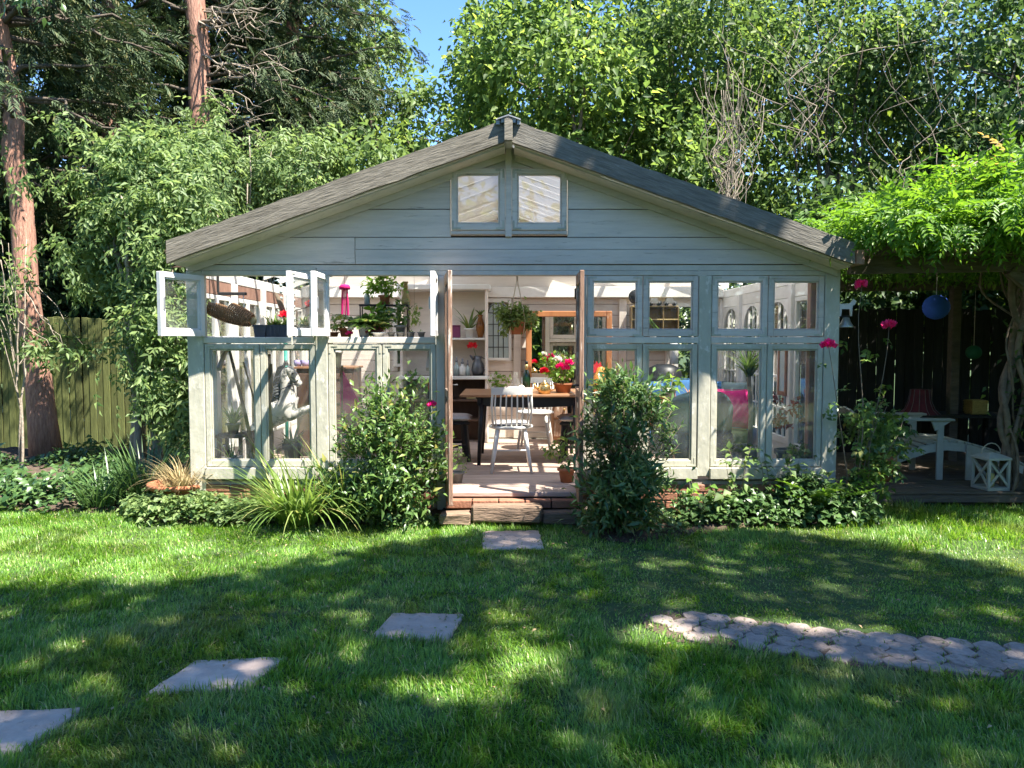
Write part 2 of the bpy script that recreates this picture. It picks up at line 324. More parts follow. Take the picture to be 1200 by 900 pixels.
# ---- numpy foliage
def nrm(a): return a/np.maximum(np.linalg.norm(a, axis=-1, keepdims=True), 1e-9)
def npmesh(name, V, F, mat, parent=None, smooth=False):
    """V (n,3); F (m,k) faces of one size"""
    me = bpy.data.meshes.new(name); V = np.ascontiguousarray(V, np.float32); F = np.ascontiguousarray(F, np.int32); m, k = F.shape
    me.vertices.add(len(V)); me.vertices.foreach_set('co', V.ravel()); me.loops.add(m*k); me.loops.foreach_set('vertex_index', F.ravel())
    me.polygons.add(m); me.polygons.foreach_set('loop_start', np.arange(0, m*k, k, dtype=np.int32))
    me.update(calc_edges=True); me.materials.append(M[mat]); return put(name, me, parent)
def leaves(name, P, D, Nm, L, W, mat, parent=None, hi=True, fold=.22, curl=.2):
    n = len(P); D = nrm(D); Sd = nrm(np.cross(D, Nm)); Nn = np.cross(Sd, D); L = np.broadcast_to(np.asarray(L, float), (n,))[:, None]; W = np.broadcast_to(np.asarray(W, float), (n,))[:, None]
    tip = P + D*L - Nn*L*curl; lm = P + D*L*.42 + Sd*W/2 + Nn*W*fold; rm = P + D*L*.42 - Sd*W/2 + Nn*W*fold
    if hi:
        md = P + D*L*.5; V = np.stack([P, lm, rm, md, tip], 1).reshape(-1, 3); b = np.arange(n)[:, None]*5
        F = np.concatenate([b+np.array([[0, 3, 1]]), b+np.array([[0, 2, 3]]), b+np.array([[1, 3, 4]]), b+np.array([[3, 2, 4]])], 0)
    else:
        V = np.stack([P, lm, rm, tip], 1).reshape(-1, 3); b = np.arange(n)[:, None]*4
        F = np.concatenate([b+np.array([[0, 3, 1]]), b+np.array([[0, 2, 3]])], 0)
    return npmesh(name, V, F, mat, parent)
def blades(name, P, A, L, W, bend, mat, parent=None, seg=2):
    """grass blades: base P, azimuth A, length L, width W, bend = lean at the tip in radians"""
    n = len(P); h = np.stack([np.cos(A), np.sin(A), 0*A], 1); sd = np.stack([-np.sin(A), np.cos(A), 0*A], 1)
    rows = []; pos = P.copy(); th = bend*.25
    for i in range(seg+1):
        wd = W*(1-(i/(seg+.0001))**1.6)
        if i < seg: rows += [pos-sd*wd[:, None]/2, pos+sd*wd[:, None]/2]
        else: rows += [pos]
        th2 = bend*(.25+.75*(i+1)/seg); st = L/seg
        pos = pos + (h*np.sin(th2)[:, None] + np.array([0, 0, 1.])*np.cos(th2)[:, None])*st[:, None]
    V = np.stack(rows, 1).reshape(-1, 3); k = 2*seg+1; b = np.arange(n)[:, None]*k; T = []
    for i in range(seg-1): T += [[2*i, 2*i+1, 2*i+3], [2*i, 2*i+3, 2*i+2]]
    T += [[2*seg-2, 2*seg-1, 2*seg]]
    return npmesh(name, V, np.concatenate([b+np.array([t]) for t in T], 0), mat, parent)
def rdir(n): return nrm(rng.normal(size=(n, 3)))
def crown(c, r, nc, nl, cr, hollow=.55, zmin=None, flat=.8, rough=.2):
    """leaf points in clumps through an ellipsoid; returns P, outward"""
    d = rdir(nc); rad = (hollow + (1-hollow)*rng.random(nc)**.7)*(1+.16*rng.normal(size=nc))*(1+rough*(np.sin(d[:, 0]*3.6+rng.uniform(0, 6))+np.sin(d[:, 2]*4.5+rng.uniform(0, 6))+np.sin((d[:, 0]-d[:, 2])*6+rng.uniform(0, 6)))/2); C = np.array(c) + d*rad[:, None]*np.array(r)
    cs = cr*rng.uniform(.55, 1.35, nc)
    i = rng.integers(0, nc, nl); o = rng.normal(size=(nl, 3))*.55; o[:, 2] *= flat
    P = C[i] + o*cs[i][:, None]
    if zmin is not None: P = P[P[:, 2] > zmin]; o = None
    out = nrm((P-np.array(c))/np.array(r))
    return P, out
def leafdirs(out, droop=.3, spread=.8, up=.7):
    n = len(out); D = nrm(out*.5 + rng.normal(size=(n, 3))*spread*.6 + np.array([0, 0, -droop])); Nm = nrm(np.array([0, 0, up]) + out*.45 + rng.normal(size=(n, 3))*.4); return D, Nm
def compound(P, D, Nm, L, pairs, l, wd, ang=.9, droop=.25):
    """pinnate leaves: returns leaflet arrays"""
    n = len(P); D = nrm(D); Sd = nrm(np.cross(D, Nm)); Nn = np.cross(Sd, D); PP = []; DD = []; NN = []; LL = []
    L = np.broadcast_to(np.asarray(L, float), (n,))
    for k in range(pairs+1):
        t = (k+.8)/(pairs+.8); base = P + D*(L*t)[:, None] - Nn*(L*droop*t*t)[:, None]
        for sg in ((-1, 1) if k < pairs else (0,)):
            d = nrm(D*math.cos(ang) + Sd*sg*math.sin(ang) - Nn*.15) if sg else nrm(D - Nn*.3)
            PP.append(base); DD.append(d); NN.append(Nn + rng.normal(size=(n, 3))*.2); LL.append(np.full(n, l)*(1-.35*abs(t-.45))*rng.uniform(.7, 1.3, n))
    LL = np.concatenate(LL); return np.concatenate(PP), np.concatenate(DD), np.concatenate(NN), LL, LL*wd/l
def vnoise(x, y, f, seed):
    r_ = np.random.default_rng(seed).random((64, 64)); u = (x*f) % 63; v = (y*f) % 63; i = u.astype(int); j = v.astype(int); a = u-i; b = v-j; a = a*a*(3-2*a); b = b*b*(3-2*b)
    return r_[i, j]*(1-a)*(1-b)+r_[i+1, j]*a*(1-b)+r_[i, j+1]*(1-a)*b+r_[i+1, j+1]*a*b
def curvy(a, b, n, amp, f=5):
    a = Vector(a); b = Vector(b); r = []; p = [rnd.uniform(0, 6.28) for _ in range(6)]
    for i in range(n+1):
        t = i/n; k = amp*math.sin(PI*t)**.6 if 0 < t < 1 else 0
        r.append(a.lerp(b, t)+Vector((k*math.sin(p[0]+f*t)+.4*k*math.sin(p[1]+2.3*f*t), k*math.sin(p[2]+f*t)+.4*k*math.sin(p[3]+2.1*f*t), .4*k*math.sin(p[4]+f*t))))
    return r
def wiggle(a, b, n, amp, sag=0):
    a = Vector(a); b = Vector(b); r = []
    for i in range(n+1):
        t = i/n; q = a.lerp(b, t); k = math.sin(PI*t)
        r.append(q + Vector((rnd.gauss(0, amp), rnd.gauss(0, amp), rnd.gauss(0, amp)-sag*k))*(1 if 0 < i < n else 0))
    return r
# ================================================================== GROUND
g = MB(); g.box(-400, 400, -400, 400, -.5, 0)
tag(g.build('ground', 'turf'), kind='structure')
BX = [-7, -4.7, -3.5, -3.25, -1.4, -.62, -.56, .52, .56, .9, 1.36, 2.1, 2.9, 3.1, 3.4, 8]
BY = [7.0, 6.97, 6.83, 6.5, 6.35, 6.45, 6.62, 6.62, 6.0, 5.8, 6.05, 6.3, 6.48, 6.7, 7.1, 7.15]
def bed_edge(x): return np.interp(x, BX, BY)
def bed(name, x0, x1, y1, hgt):
    nx, ny = 60, 14; vs = []; fs = []
    for j in range(ny+1):
        for i in range(nx+1):
            x = x0+(x1-x0)*i/nx; ye = float(bed_edge(x)); t = j/ny; y = ye + (y1-ye)*t
            z = .004 + hgt*min(1, t*3) + (rnd.gauss(0, .012) if j else 0)
            vs.append((x, y + rnd.gauss(0, .012), z))
    for j in range(ny):
        for i in range(nx): a = j*(nx+1)+i; fs.append((a, a+1, a+nx+2, a+nx+1))
    b = MB(); b.add(vs, fs, True); return tag(b.build(name, 'soil'), kind='structure')
bed('planting_bed', -7.5, -2.95, 10.4, .1); bed('planting_bed', -2.95, -.56, 6.72, .05); bed('planting_bed', .55, 2.95, 6.72, .05)

# stepping stones
def slab(cx, cy, w_, d_, rz, label, skew=0):
    t = thing('stepping_stone', label, 'stepping stone', (cx, cy, 0), rz, 'stepping stones across the lawn')
    m = MB(); n = 40; ring = []
    for k in range(n):
        a = 2*PI*k/n; c_, s_ = math.cos(a), math.sin(a); q = max(abs(c_), abs(s_)); x, y = c_/q*w_/2, s_/q*d_/2
        j = 1+rnd.gauss(0, .012); ring.append((x*j + y*skew, y*j))
    vs = [(x, y, -.04) for x, y in ring] + [(x, y, .008) for x, y in ring] + [(x*.965, y*.965, .017+rnd.gauss(0, .002)) for x, y in ring] + [(x*.5, y*.5, .017+rnd.gauss(0, .0025)) for x, y in ring] + [(0, 0, .016)]
    fs = []
    for r_ in range(3):
        for k in range(n): fs.append((r_*n+k, r_*n+(k+1) % n, (r_+1)*n+(k+1) % n, (r_+1)*n+k))
    for k in range(n): fs.append((3*n+k, 3*n+(k+1) % n, 4*n))
    m.add(vs, fs, True); m.build('slab', 'slab', t); return (cx, cy, w_, d_, rz, skew)
STONES = [slab(0.0, 5.89, .46, .52, .04, 'reddish square stone slab just below the timber step'),
          slab(-.505, 4.07, .41, .38, -.04, 'grey square stone slab in the middle of the lawn', .12),
          slab(-1.35, 3.47, .43, .33, .1, 'pale pinkish stone slab left of the middle slab', .34),
          slab(-2.04, 2.95, .44, .34, .1, 'pale stone slab cut off by the left edge of the picture', .25)]
# hexagon paver path
path = thing('paved_path', 'curving path of worn hexagon paving stones set in the lawn', 'path', (0, 0, 0)); path['kind'] = 'structure'
del path['category']
def path_y(x): return np.interp(x, [.7, .88, 1.14, 1.34, 1.57, 1.79, 2.02, 2.45, 3.0, 4.2], [4.17, 4.11, 4.03, 3.95, 3.86, 3.79, 3.73, 3.62, 3.5, 3.3])
hexme = []
for k in range(9):
    m = MB(); rr = rnd.uniform(.068, .073); J = [(1+rnd.gauss(0, .045), rnd.gauss(0, .05)) for _ in range(6)]; rg = []
    for i, (j, a) in enumerate(J): t = PI/3*i+a+PI/6; rg += [(rr*j*math.cos(t-.11), rr*j*math.sin(t-.11)), (rr*j*math.cos(t+.11), rr*j*math.sin(t+.11))]
    n = 12; vs = [(x, y, -.05) for x, y in rg] + [(x, y, .002) for x, y in rg] + [(x*.95, y*.95, .006+rnd.gauss(0, .001)) for x, y in rg] + [(x*.45, y*.45, .007+rnd.gauss(0, .0015)) for x, y in rg] + [(0, 0, .006)]
    fs = []
    for r_ in (0, 1, 2):
        for i in range(n): fs.append((r_*n+i, r_*n+(i+1) % n, r_*n+n+(i+1) % n, r_*n+n+i))
    for i in range(n): fs.append((3*n+i, 3*n+(i+1) % n, 4*n))
    m.add(vs, fs, False); hexme.append(m.mesh('paving_stone', 'paver'))
m = MB(); xs = [.72+.13*i for i in range(28)]
vs = []; fs = []
for i, x in enumerate(xs):
    y = float(path_y(x)); hw = .235 if i else .1; vs += [(x, y-hw+rnd.gauss(0, .015), .004), (x, y+hw+rnd.gauss(0, .015), .004)]
for i in range(len(xs)-1): fs.append((2*i, 2*i+2, 2*i+3, 2*i+1))
m.add(vs, fs); m.build('joint_soil', 'soil', path)
PAVERS = []
for i in range(24):
    for j in range(4):
        x = .84 + i*.126 + (j % 2)*.063 + rnd.gauss(0, .006); y = float(path_y(x)) + (j-1.5)*.11 + rnd.gauss(0, .006)
        if i == 0 and j in (0, 3): continue
        if j in (0, 3) and rnd.random() < .07: continue
        o = put('paving_stone', hexme[rnd.randrange(9)], path, (x, y, rnd.uniform(.003, .011)), (rnd.gauss(0, .035), rnd.gauss(0, .035), PI/3*rnd.randrange(6)+rnd.gauss(0, .05))); PAVERS.append((x, y))
PAV = np.array(PAVERS)

# ================================================================== GARDEN HOUSE
FY = 6.7; BYK = 10.2; XL, XR = -2.83, 2.85; FLZ = .26
EAVE = 2.21; RX = -.03; RZ = 3.222; SL = .352
H = thing('garden_house', 'grey painted timber garden house with window walls and a shallow gabled roof', 'garden house', (0, 0, 0))
def zroof(x):      # underside of the roof over the gable
    return RZ - abs(x-RX)*SL
# --- plinth with single bricks
pl = MB(); pl.box(XL+.02, -.6, FY+.02, FY+.12, 0, .32); pl.box(.58, XR-.02, FY+.02, FY+.12, 0, .32)
pl.box(XL+.02, XL+.12, FY+.12, BYK, 0, .3); pl.box(XR-.12, XR-.02, FY+.12, BYK, 0, .3); pl.box(XL+.02, XR-.02, BYK-.1, BYK, 0, .25)
plo = pl.build('plinth', 'mortar', H)
bm_ = MB().cbox(-.105, .105, 0, .05, -.031, .031, .005).mesh('brick', 'brick')
for r_ in range(4):
    z = .035+r_*.074
    for x0, x1 in ((XL+.02, -.6), (.58, XR-.02)):
        x = x0+.105+(r_ % 2)*.11
        while x+.1 < x1: put('brick', bm_, plo, (x, FY-.0, z), (rnd.gauss(0, .01), 0, rnd.gauss(0, .008))); x += .222
# --- front frame: posts and rails, each its own piece
def post(name, x0, x1, z0, z1, y0=FY, y1=FY+.1, mat='paint_green'): return MB().cbox(x0, x1, y0, y1, z0, z1, .006).build(name, mat, H)
post('corner_post', XL, XL+.14, 0.0, EAVE-.051); post('corner_post', XR-.13, XR, 0.0, EAVE-.051)
post('post', -1.715, -1.61, .36, EAVE-.093); post('post', 1.625, 1.735, .36, EAVE-.093)
post('door_post', -.66, -.575, 0.0, EAVE-.093, mat='paint_pale'); post('door_post', .575, .65, 0.0, EAVE-.093, mat='paint_pale')
MB().cbox(XL, XR, FY+.006, FY+.1, EAVE-.05, EAVE, .004).build('header_beam', 'paint_pale', H)
MB().cbox(XL+.141, XR-.131, FY+.003, FY+.1, EAVE-.092, EAVE-.051, .004).build('header_rail', 'paint_pale', H)
for (x0, x1) in ((XL+.14, -1.715), (-1.61, -.66), (.65, 1.625), (1.735, XR-.13)):
    MB().cbox(x0, x1, FY+.002, FY+.1, 1.53, 1.585, .005).build('transom', 'paint_pale', H)
    MB().cbox(x0, x1, FY-.03, FY+.1, .34, .44, .005).build('window_sill', 'paint_green', H)
# --- sashes
lb = MB(); lb.box(0, .075, -.004, 0, 0, .016); lb.box(0, .016, -.004, 0, .016, .075); LBR = lb.mesh('corner_bracket', 'paint_green')
def sash(hx, hz, wd, ht, ang, flip, name='window', mat='paint_green', par=H, y=FY+.03, handle=True):
    """sash hinged at hx; closed it reaches to +x (flip=1) or -x (flip=-1); ang opens it outwards"""
    r = .046; m = MB(); f = flip; t = .022
    def bx(x0, x1, z0, z1, d=t): m.cbox(min(f*x0, f*x1), max(f*x0, f*x1), -d, d, z0, z1, .004)
    bx(0, r, 0, ht); bx(wd-r, wd, 0, ht); bx(r, wd-r, 0, r+.01); bx(r, wd-r, ht-r, ht)
    q = r+.013
    for a in ((r, q, r+.01, ht-r), (wd-q, wd-r, r+.01, ht-r), (q, wd-q, r+.01, r+.022), (q, wd-q, ht-q, ht-r)): bx(*a, d=.012)
    o = m.build(name, mat, par, (hx, y, hz), (0, 0, -f*ang))
    g_ = MB(); g_.box(min(f*q, f*(wd-q)), max(f*q, f*(wd-q)), -.002, .002, r+.022, ht-q); g_.build('pane', 'glass', o)
    for (cx, cz, ry) in ((.006, .006, 0), (wd-.006, .006, -PI/2), (wd-.006, ht-.006, PI), (.006, ht-.006, PI/2)):
        b = put('corner_bracket', LBR, o, (cx if f > 0 else -cx, -t, cz), (0, ry, 0))
        if f < 0: b.scale = (-1, 1, 1)
    if handle: MB().cbox(f*(wd-.03)-.008, f*(wd-.03)+.008, t, t+.012, ht*.42, ht*.42+.1, .003).build('handle', 'metal', o)
    return o
LZ, LH = .445, 1.08; UZ, UH = 1.59, .525
def pair(x0, x1, z, h_, mat, angs=(0, 0), y=FY+.03):
    w_ = (x1-x0)/2-.003; sash(x0, z, w_, h_, angs[0], 1, mat=mat, y=y); sash(x1, z, w_, h_, angs[1], -1, mat=mat, y=y)
B1, B2, B3, B4 = (XL+.145, -1.72), (-1.605, -.665), (.655, 1.62), (1.74, XR-.135)
pair(*B1, LZ, LH, 'paint_green'); pair(*B2, LZ, LH, 'paint_green'); pair(*B3, LZ, LH, 'paint_green'); pair(*B4, LZ, LH, 'paint_green')
pair(*B3, UZ, UH, 'paint_grey'); pair(*B4, UZ, UH, 'paint_grey')
pair(*B1, UZ, UH, 'paint_white', (R(112), R(80)), FY); pair(*B2, UZ, UH, 'paint_white', (R(90), R(93)), FY)
# --- gable boards
rows = [2.213, 2.445, 2.685, 2.955, 3.2]
def gable_board(x0, x1, z0, z1, y0, mat, par, th=.022):
    pts = []
    def cl(x, z): return min(z, zroof(x))
    xs_ = [x0] + ([RX] if x0 < RX < x1 else []) + [x1]
    # clip the board to the roof line
    poly = [(x0, z0), (x1, z0)]
    xa = RX + (RZ-z1)/SL; xb = RX - (RZ-z1)/SL; xa0 = RX + (RZ-z0)/SL; xb0 = RX - (RZ-z0)/SL
    x0c = max(x0, xb0); x1c = min(x1, xa0)
    if x1c-x0c < .02: return None
    poly = [(x0c, z0), (x1c, z0)]
    if x1c > xa: poly += ([(x1c, zroof(x1c))] if zroof(x1c) > z0+.002 else []) + ([(xa, z1)] if z1 <= RZ and xa > RX else [])
    else: poly += [(x1c, z1)]
    if z1 > RZ and x0c < RX < x1c: poly += [(RX, RZ)]
    if x0c < xb: poly += ([(xb, z1)] if z1 <= RZ and xb < RX else []) + ([(x0c, zroof(x0c))] if zroof(x0c) > z0+.002 else [])
    else: poly += [(x0c, z1)]
    m = MB(); m.prism(poly, y0, y0+th); return m.build('board', mat, par)
gab = MB(); gab.prism([(-2.75, EAVE+.05), (2.69, EAVE+.05), (RX, 3.2)], FY+.02, FY+.04)
# backing only beside the gable windows
gab = MB(); gab.cbox(RX-.027, RX+.027, FY-.035, FY+.03, 2.445, RZ, .004); gabo = gab.build('gable_post', 'paint_grey', H)
GW0, GW1, GWZ0, GWZ1 = -.525, .475, 2.5, 3.03
for i in range(len(rows)-1):
    z0, z1 = rows[i]+.0035, rows[i+1]-.0035; dy = rnd.uniform(-.004, .004); y0 = FY-.004+dy
    if i == 0:
        zm = (z0+z1)/2+.012
        gable_board(-3, -1.36, z0, z1, y0, 'paint_grey', gabo)
        gable_board(-1.354, 3, z0, zm-.002, y0-.003, 'paint_grey', gabo); gable_board(-1.354, 3, zm+.002, z1, y0+.002, 'paint_grey', gabo)
    else:
        segs = [(-3, GW0-.005), (GW1+.005, 3)]
        for a_, b_ in segs: gable_board(a_, b_, z0, z1, y0, 'paint_grey', gabo)
for a_, b_, z0, z1 in ((-3, GW0-.01, 2.19, 3.6), (GW1+.01, 3, 2.19, 3.6), (GW0-.009, GW1+.009, 2.19, GWZ0-.035)):
    o = gable_board(a_, b_, z0, z1, FY+.026, 'darkwood', gabo, .012); o.name = 'lining'
for s_, (x0, x1) in enumerate(((GW0, RX-.027), (RX+.027, GW1))):
    gable_board(x0, x1, GWZ1+.004, 3.4, FY-.004, 'paint_grey', gabo)
    sash(x0+.003, GWZ0+.003, x1-x0-.006, GWZ1-GWZ0-.006, 0, 1, mat='paint_grey', y=FY-.01, handle=False)
    MB().box(x0+.0, x1, FY-.02, FY+.03, GWZ0-.03, GWZ0).build('window_sill', 'paint_grey', gabo)
# --- roof
OVY = 6.38
rf = MB(); rf.cbox(RX-.03, RX+.03, OVY, BYK+.2, RZ-.03, RZ+.10, .004); roof = rf.build('roof', 'paint_white', H); roof.name = 'ridge_beam'
def slope_pt(x, off): # a point on the slope, off above the underside
    return zroof(x)+off
def sbox(m, x0, x1, y0, y1, o0, o1):
    """slab lying in the roof slope between x0 and x1"""
    vs = [(x, y, zroof(x)+o) for o in (o0, o1) for y in (y0, y1) for x in (x0, x1)]
    return m.add(vs, [(0, 2, 3, 1), (4, 5, 7, 6), (0, 1, 5, 4), (2, 6, 7, 3), (0, 4, 6, 2), (1, 3, 7, 5)])
EX0, EX1 = -2.83, 2.81
for sg, x0, x1 in ((-1, EX0, RX-.03), (1, RX+.03, EX1)):
    xm = RX+sg*.82; xlo, xhi = (x0, xm) if sg < 0 else (xm, x1); xc0, xc1 = (xm, x1) if sg < 0 else (x0, xm)
    y = OVY+.05
    while y < BYK+.1:
        y2 = min(y+.60, BYK+.2); m = MB(); sbox(m, xlo, xhi, y+.004, y2-.004, .075, .083); m.build('roof_panel', 'polycarb', roof)
        m = MB(); sbox(m, x0, x1, y-.022, y+.022, .012, .074); m.build('rafter', 'paint_white', roof); y += .60
    y = FY+.06
    while y < BYK:
        m = MB(); sbox(m, xc0, xc1, y+.003, y+.277, -.012+rnd.uniform(0, .005), .008); m.build('ceiling_board', 'whiteboard', roof); y += .28
    m = MB(); sbox(m, xc0, xc1, OVY+.005, FY+.055, .078, .09); m.build('verge_sheet', 'plastic_clear', roof)
    for xx in (.3, .66):
        xc = x0+(x1-x0)*(xx if sg > 0 else 1-xx); xc = xm+(x1-xm)*xx if sg > 0 else xm+(x0-xm)*xx; m = MB(); sbox(m, xc-.02, xc+.02, OVY+.08, BYK+.1, -.028, .011); m.build('purlin', 'paint_white', roof)
    # barge board: thick weathered timber in front, pale inner fascia behind
    mt = 'bargewood' if sg < 0 else 'bargepaint'
    m = MB(); n = 26; vs = []; fs = []
    for i in range(n+1):
        x = x0+(x1-x0)*i/n if sg < 0 else x0+(x1-x0)*i/n
        if sg < 0 and i == n: x = RX-.03
        ww = rnd.gauss(0, .0035)
        zt = zroof(x)+.13+ww; zb = zroof(x)-.045+rnd.gauss(0, .003)
        vs += [(x, OVY-.045+rnd.gauss(0, .002), zb), (x, OVY-.045+rnd.gauss(0, .002), zt), (x, OVY, zt), (x, OVY, zb)]
    for i in range(n):
        a = i*4; b = a+4
        for j in range(4): fs.append((a+j, b+j, b+(j+1) % 4, a+(j+1) % 4))
    fs += [(0, 1, 2, 3), (n*4+3, n*4+2, n*4+1, n*4)]
    m.add(vs, fs); m.build('bargeboard', mt, roof)
    m = MB(); sbox(m, x0, x1, OVY+.002, OVY+.045, -.045, .07); m.build('fascia', 'paint_pale', roof)
    m = MB(); sbox(m, x0+.02, x1-.0, OVY+.047, FY-.0055, -.06, -.045); m.build('soffit_board', 'paint_grey', roof)
    m = MB(); sbox(m, x0+.03, x1-.0, FY-.028, FY-.009, -.115, -.0605); m.build('gable_batten', 'paint_grey', roof)
m = MB(); m.cbox(RX-.034, RX+.034, OVY-.085, OVY-.046, RZ-.055, RZ+.125, .004); m.build('finial_block', 'bargewood', roof)
m = MB()
for sg in (-1, 1):
    vs = [(RX+sg*x, y, zroof(RX+sg*x)+o) for o in (.14, .15) for y in (OVY-.09, BYK+.2) for x in (0, .1)]
    m.add(vs, [(0, 2, 3, 1), (4, 5, 7, 6), (0, 1, 5, 4), (2, 6, 7, 3), (0, 4, 6, 2), (1, 3, 7, 5)])
    for q in (.045, .085): m.box(RX+sg*q-.014, RX+sg*q+.014, OVY-.075, OVY-.03, zroof(RX+sg*q)+.105, zroof(RX+sg*q)+.139)
m.build('ridge_cap', 'plastic_clear', roof)
m = MB(); m.cbox(2.83, 2.90, OVY-.02, OVY+.2, EAVE-.03, EAVE+.09, .004); m.build('eave_block', 'redwood_board', roof)
for x in (XL+.03, XR-.03):
    m = MB(); m.cbox(x-.05, x+.05, FY+.101, BYK, EAVE-.1, EAVE-.002, .005); m.build('wall_plate', 'paint_white', H)
# --- doors folded back outwards, seen edge-on
def door(hx, ang, f):
    m = MB(); wd = .545; t = .018; ht = 1.9
    def bx(a, b, z0, z1, d=t): m.cbox(min(f*a, f*b), max(f*a, f*b), -d, d, z0, z1, .004)
    bx(0, .08, 0, ht); bx(wd-.08, wd, 0, ht); bx(.08, wd-.08, 0, .2); bx(.08, wd-.08, ht-.09, ht); bx(.08, wd-.08, .86, .93)
    o = m.build('door', 'doorwood', H, (hx, FY+.0, .215), (0, 0, -f*ang))
    for z0, z1 in ((.2, .86), (.93, ht-.09)): MB().box(min(f*.08, f*(wd-.08)), max(f*.08, f*(wd-.08)), -.003, .003, z0, z1).build('pane', 'glass', o)
    MB().tube([(f*(wd-.03), t, .98), (f*(wd-.03), t+.04, .98), (f*(wd-.1), t+.04, .98)], .008, 6).build('handle', 'iron', o)
    for z in (.2, 1.0, 1.7): MB().tube([(0, t+.004, z), (0, t+.004, z+.09)], .009, 6).build('hinge', 'iron', o)
door(-.572, R(82), 1); door(.572, R(88.5), -1)
# --- threshold and steps
MB().cbox(-.57, .57, FY-.16, FY+.1, FLZ-.05, FLZ-.006, .008).build('threshold_board', 'deckwood', H)
st = thing('door_step', 'weathered timber sleeper step with bricks below the open doorway', 'step', (0, 6.45, 0))
MB().cbox(-.34, .25, -.17, -.02, .045, .185, .018, jit=.008).build('sleeper', 'sleeper', st)
MB().cbox(-.57, .57, -.06, .10, 0, .07, .012, jit=.006).build('sleeper', 'sleeper', st)
MB().cbox(.255, .58, -.14, -.0, .02, .13, .014, jit=.008).build('sleeper', 'sleeper', st)
MB().cbox(-.6, -.345, -.16, 0, .02, .12, .014, jit=.008).build('sleeper', 'sleeper', st)
MB().cbox(-.57, .57, .091, .12, .07, .2, .004).build('riser_board', 'timber_old', st)
for x in (-.56, -.335, -.11, .115, .34): MB().cbox(x, x+.215, -.015, .09, .135, .202, .006).build('brick', 'brick', st)
# --- floor planks
fl = MB(); fl.box(XL+.1, XR-.1, FY+.1, BYK-.02, .12, FLZ-.035); flo = fl.build('floor_joists', 'darkwood', H); flo.name = 'floor'
y = FY+.102; pm = MB().cbox(XL+.11, XR-.11, 0, .137, -.025, 0, .004).mesh('plank', 'deckwood')
while y+.14 < BYK: put('plank', pm, flo, (0, y, FLZ+rnd.uniform(-.0015, .0015))); y += .142
# --- back wall
bw = MB(); bw.prism([(-2.7, EAVE+.02), (2.64, EAVE+.02), (RX, RZ-.02)], BYK+.03, BYK+.06)
wins = [(-1.52, -1.02, 1.25, 2.02), (2.2, 2.58, 1.0, 2.0)]
xx = XL+.05
for a, b, c, d in wins:
    bw.box(xx, a, BYK+.03, BYK+.06, .25, EAVE+.02); bw.box(a, b, BYK+.03, BYK+.06, .25, c); bw.box(a, b, BYK+.03, BYK+.06, d, EAVE+.02); xx = b
bw.box(xx, XR-.05, BYK+.03, BYK+.06, .25, EAVE+.02)
bwo = bw.build('back_wall', 'redwood_board', H)
z = FLZ; k = 0
while z < EAVE-.02:
    h_ = min(.148, EAVE-z); cuts = sorted([(a, b) for a, b, c, d in wins if z < d and z+h_ > c]); x = XL+.06
    for a, b in cuts+[(XR-.06, None)]:
        if a > x+.02: MB().cbox(x+.001, a-.001, BYK-.005, BYK+.02, z+.003, z+h_-.003, .004).build('board', 'board_cream', bwo)
        if b: x = b
    z += .148; k += 1
for x0 in (-2.55, -1.72, -.93, .02, 1.41, 2.03):
    MB().cbox(x0, x0+.1, BYK-.06, BYK-.006, FLZ, EAVE-.1, .004).build('stud', 'board_cream', bwo)
MB().cbox(XL+.08, XR-.08, BYK-.12, BYK-.02, EAVE-.09, EAVE+.05, .006).build('tie_beam', 'paint_white', bwo)
for zz in (0, 1, 2, 3):
    gz0, gz1 = EAVE+.06+zz*.22, EAVE+.275+zz*.22; gable_board(-3, 3, gz0, gz1, BYK-.005, 'board_cream', bwo)
for (a, b, c, d) in wins:
    m = MB(); m.cbox(a-.05, b+.05, BYK-.03, BYK-.006, d, d+.05, .004); m.cbox(a-.05, b+.05, BYK-.04, BYK-.006, c-.04, c, .004); m.cbox(a-.05, a, BYK-.03, BYK-.006, c, d, .004); m.cbox(b, b+.05, BYK-.03, BYK-.006, c, d, .004); m.box((a+b)/2-.012, (a+b)/2+.012, BYK-.02, BYK+.01, c, d)
    o = m.build('window', 'paint_white', bwo)
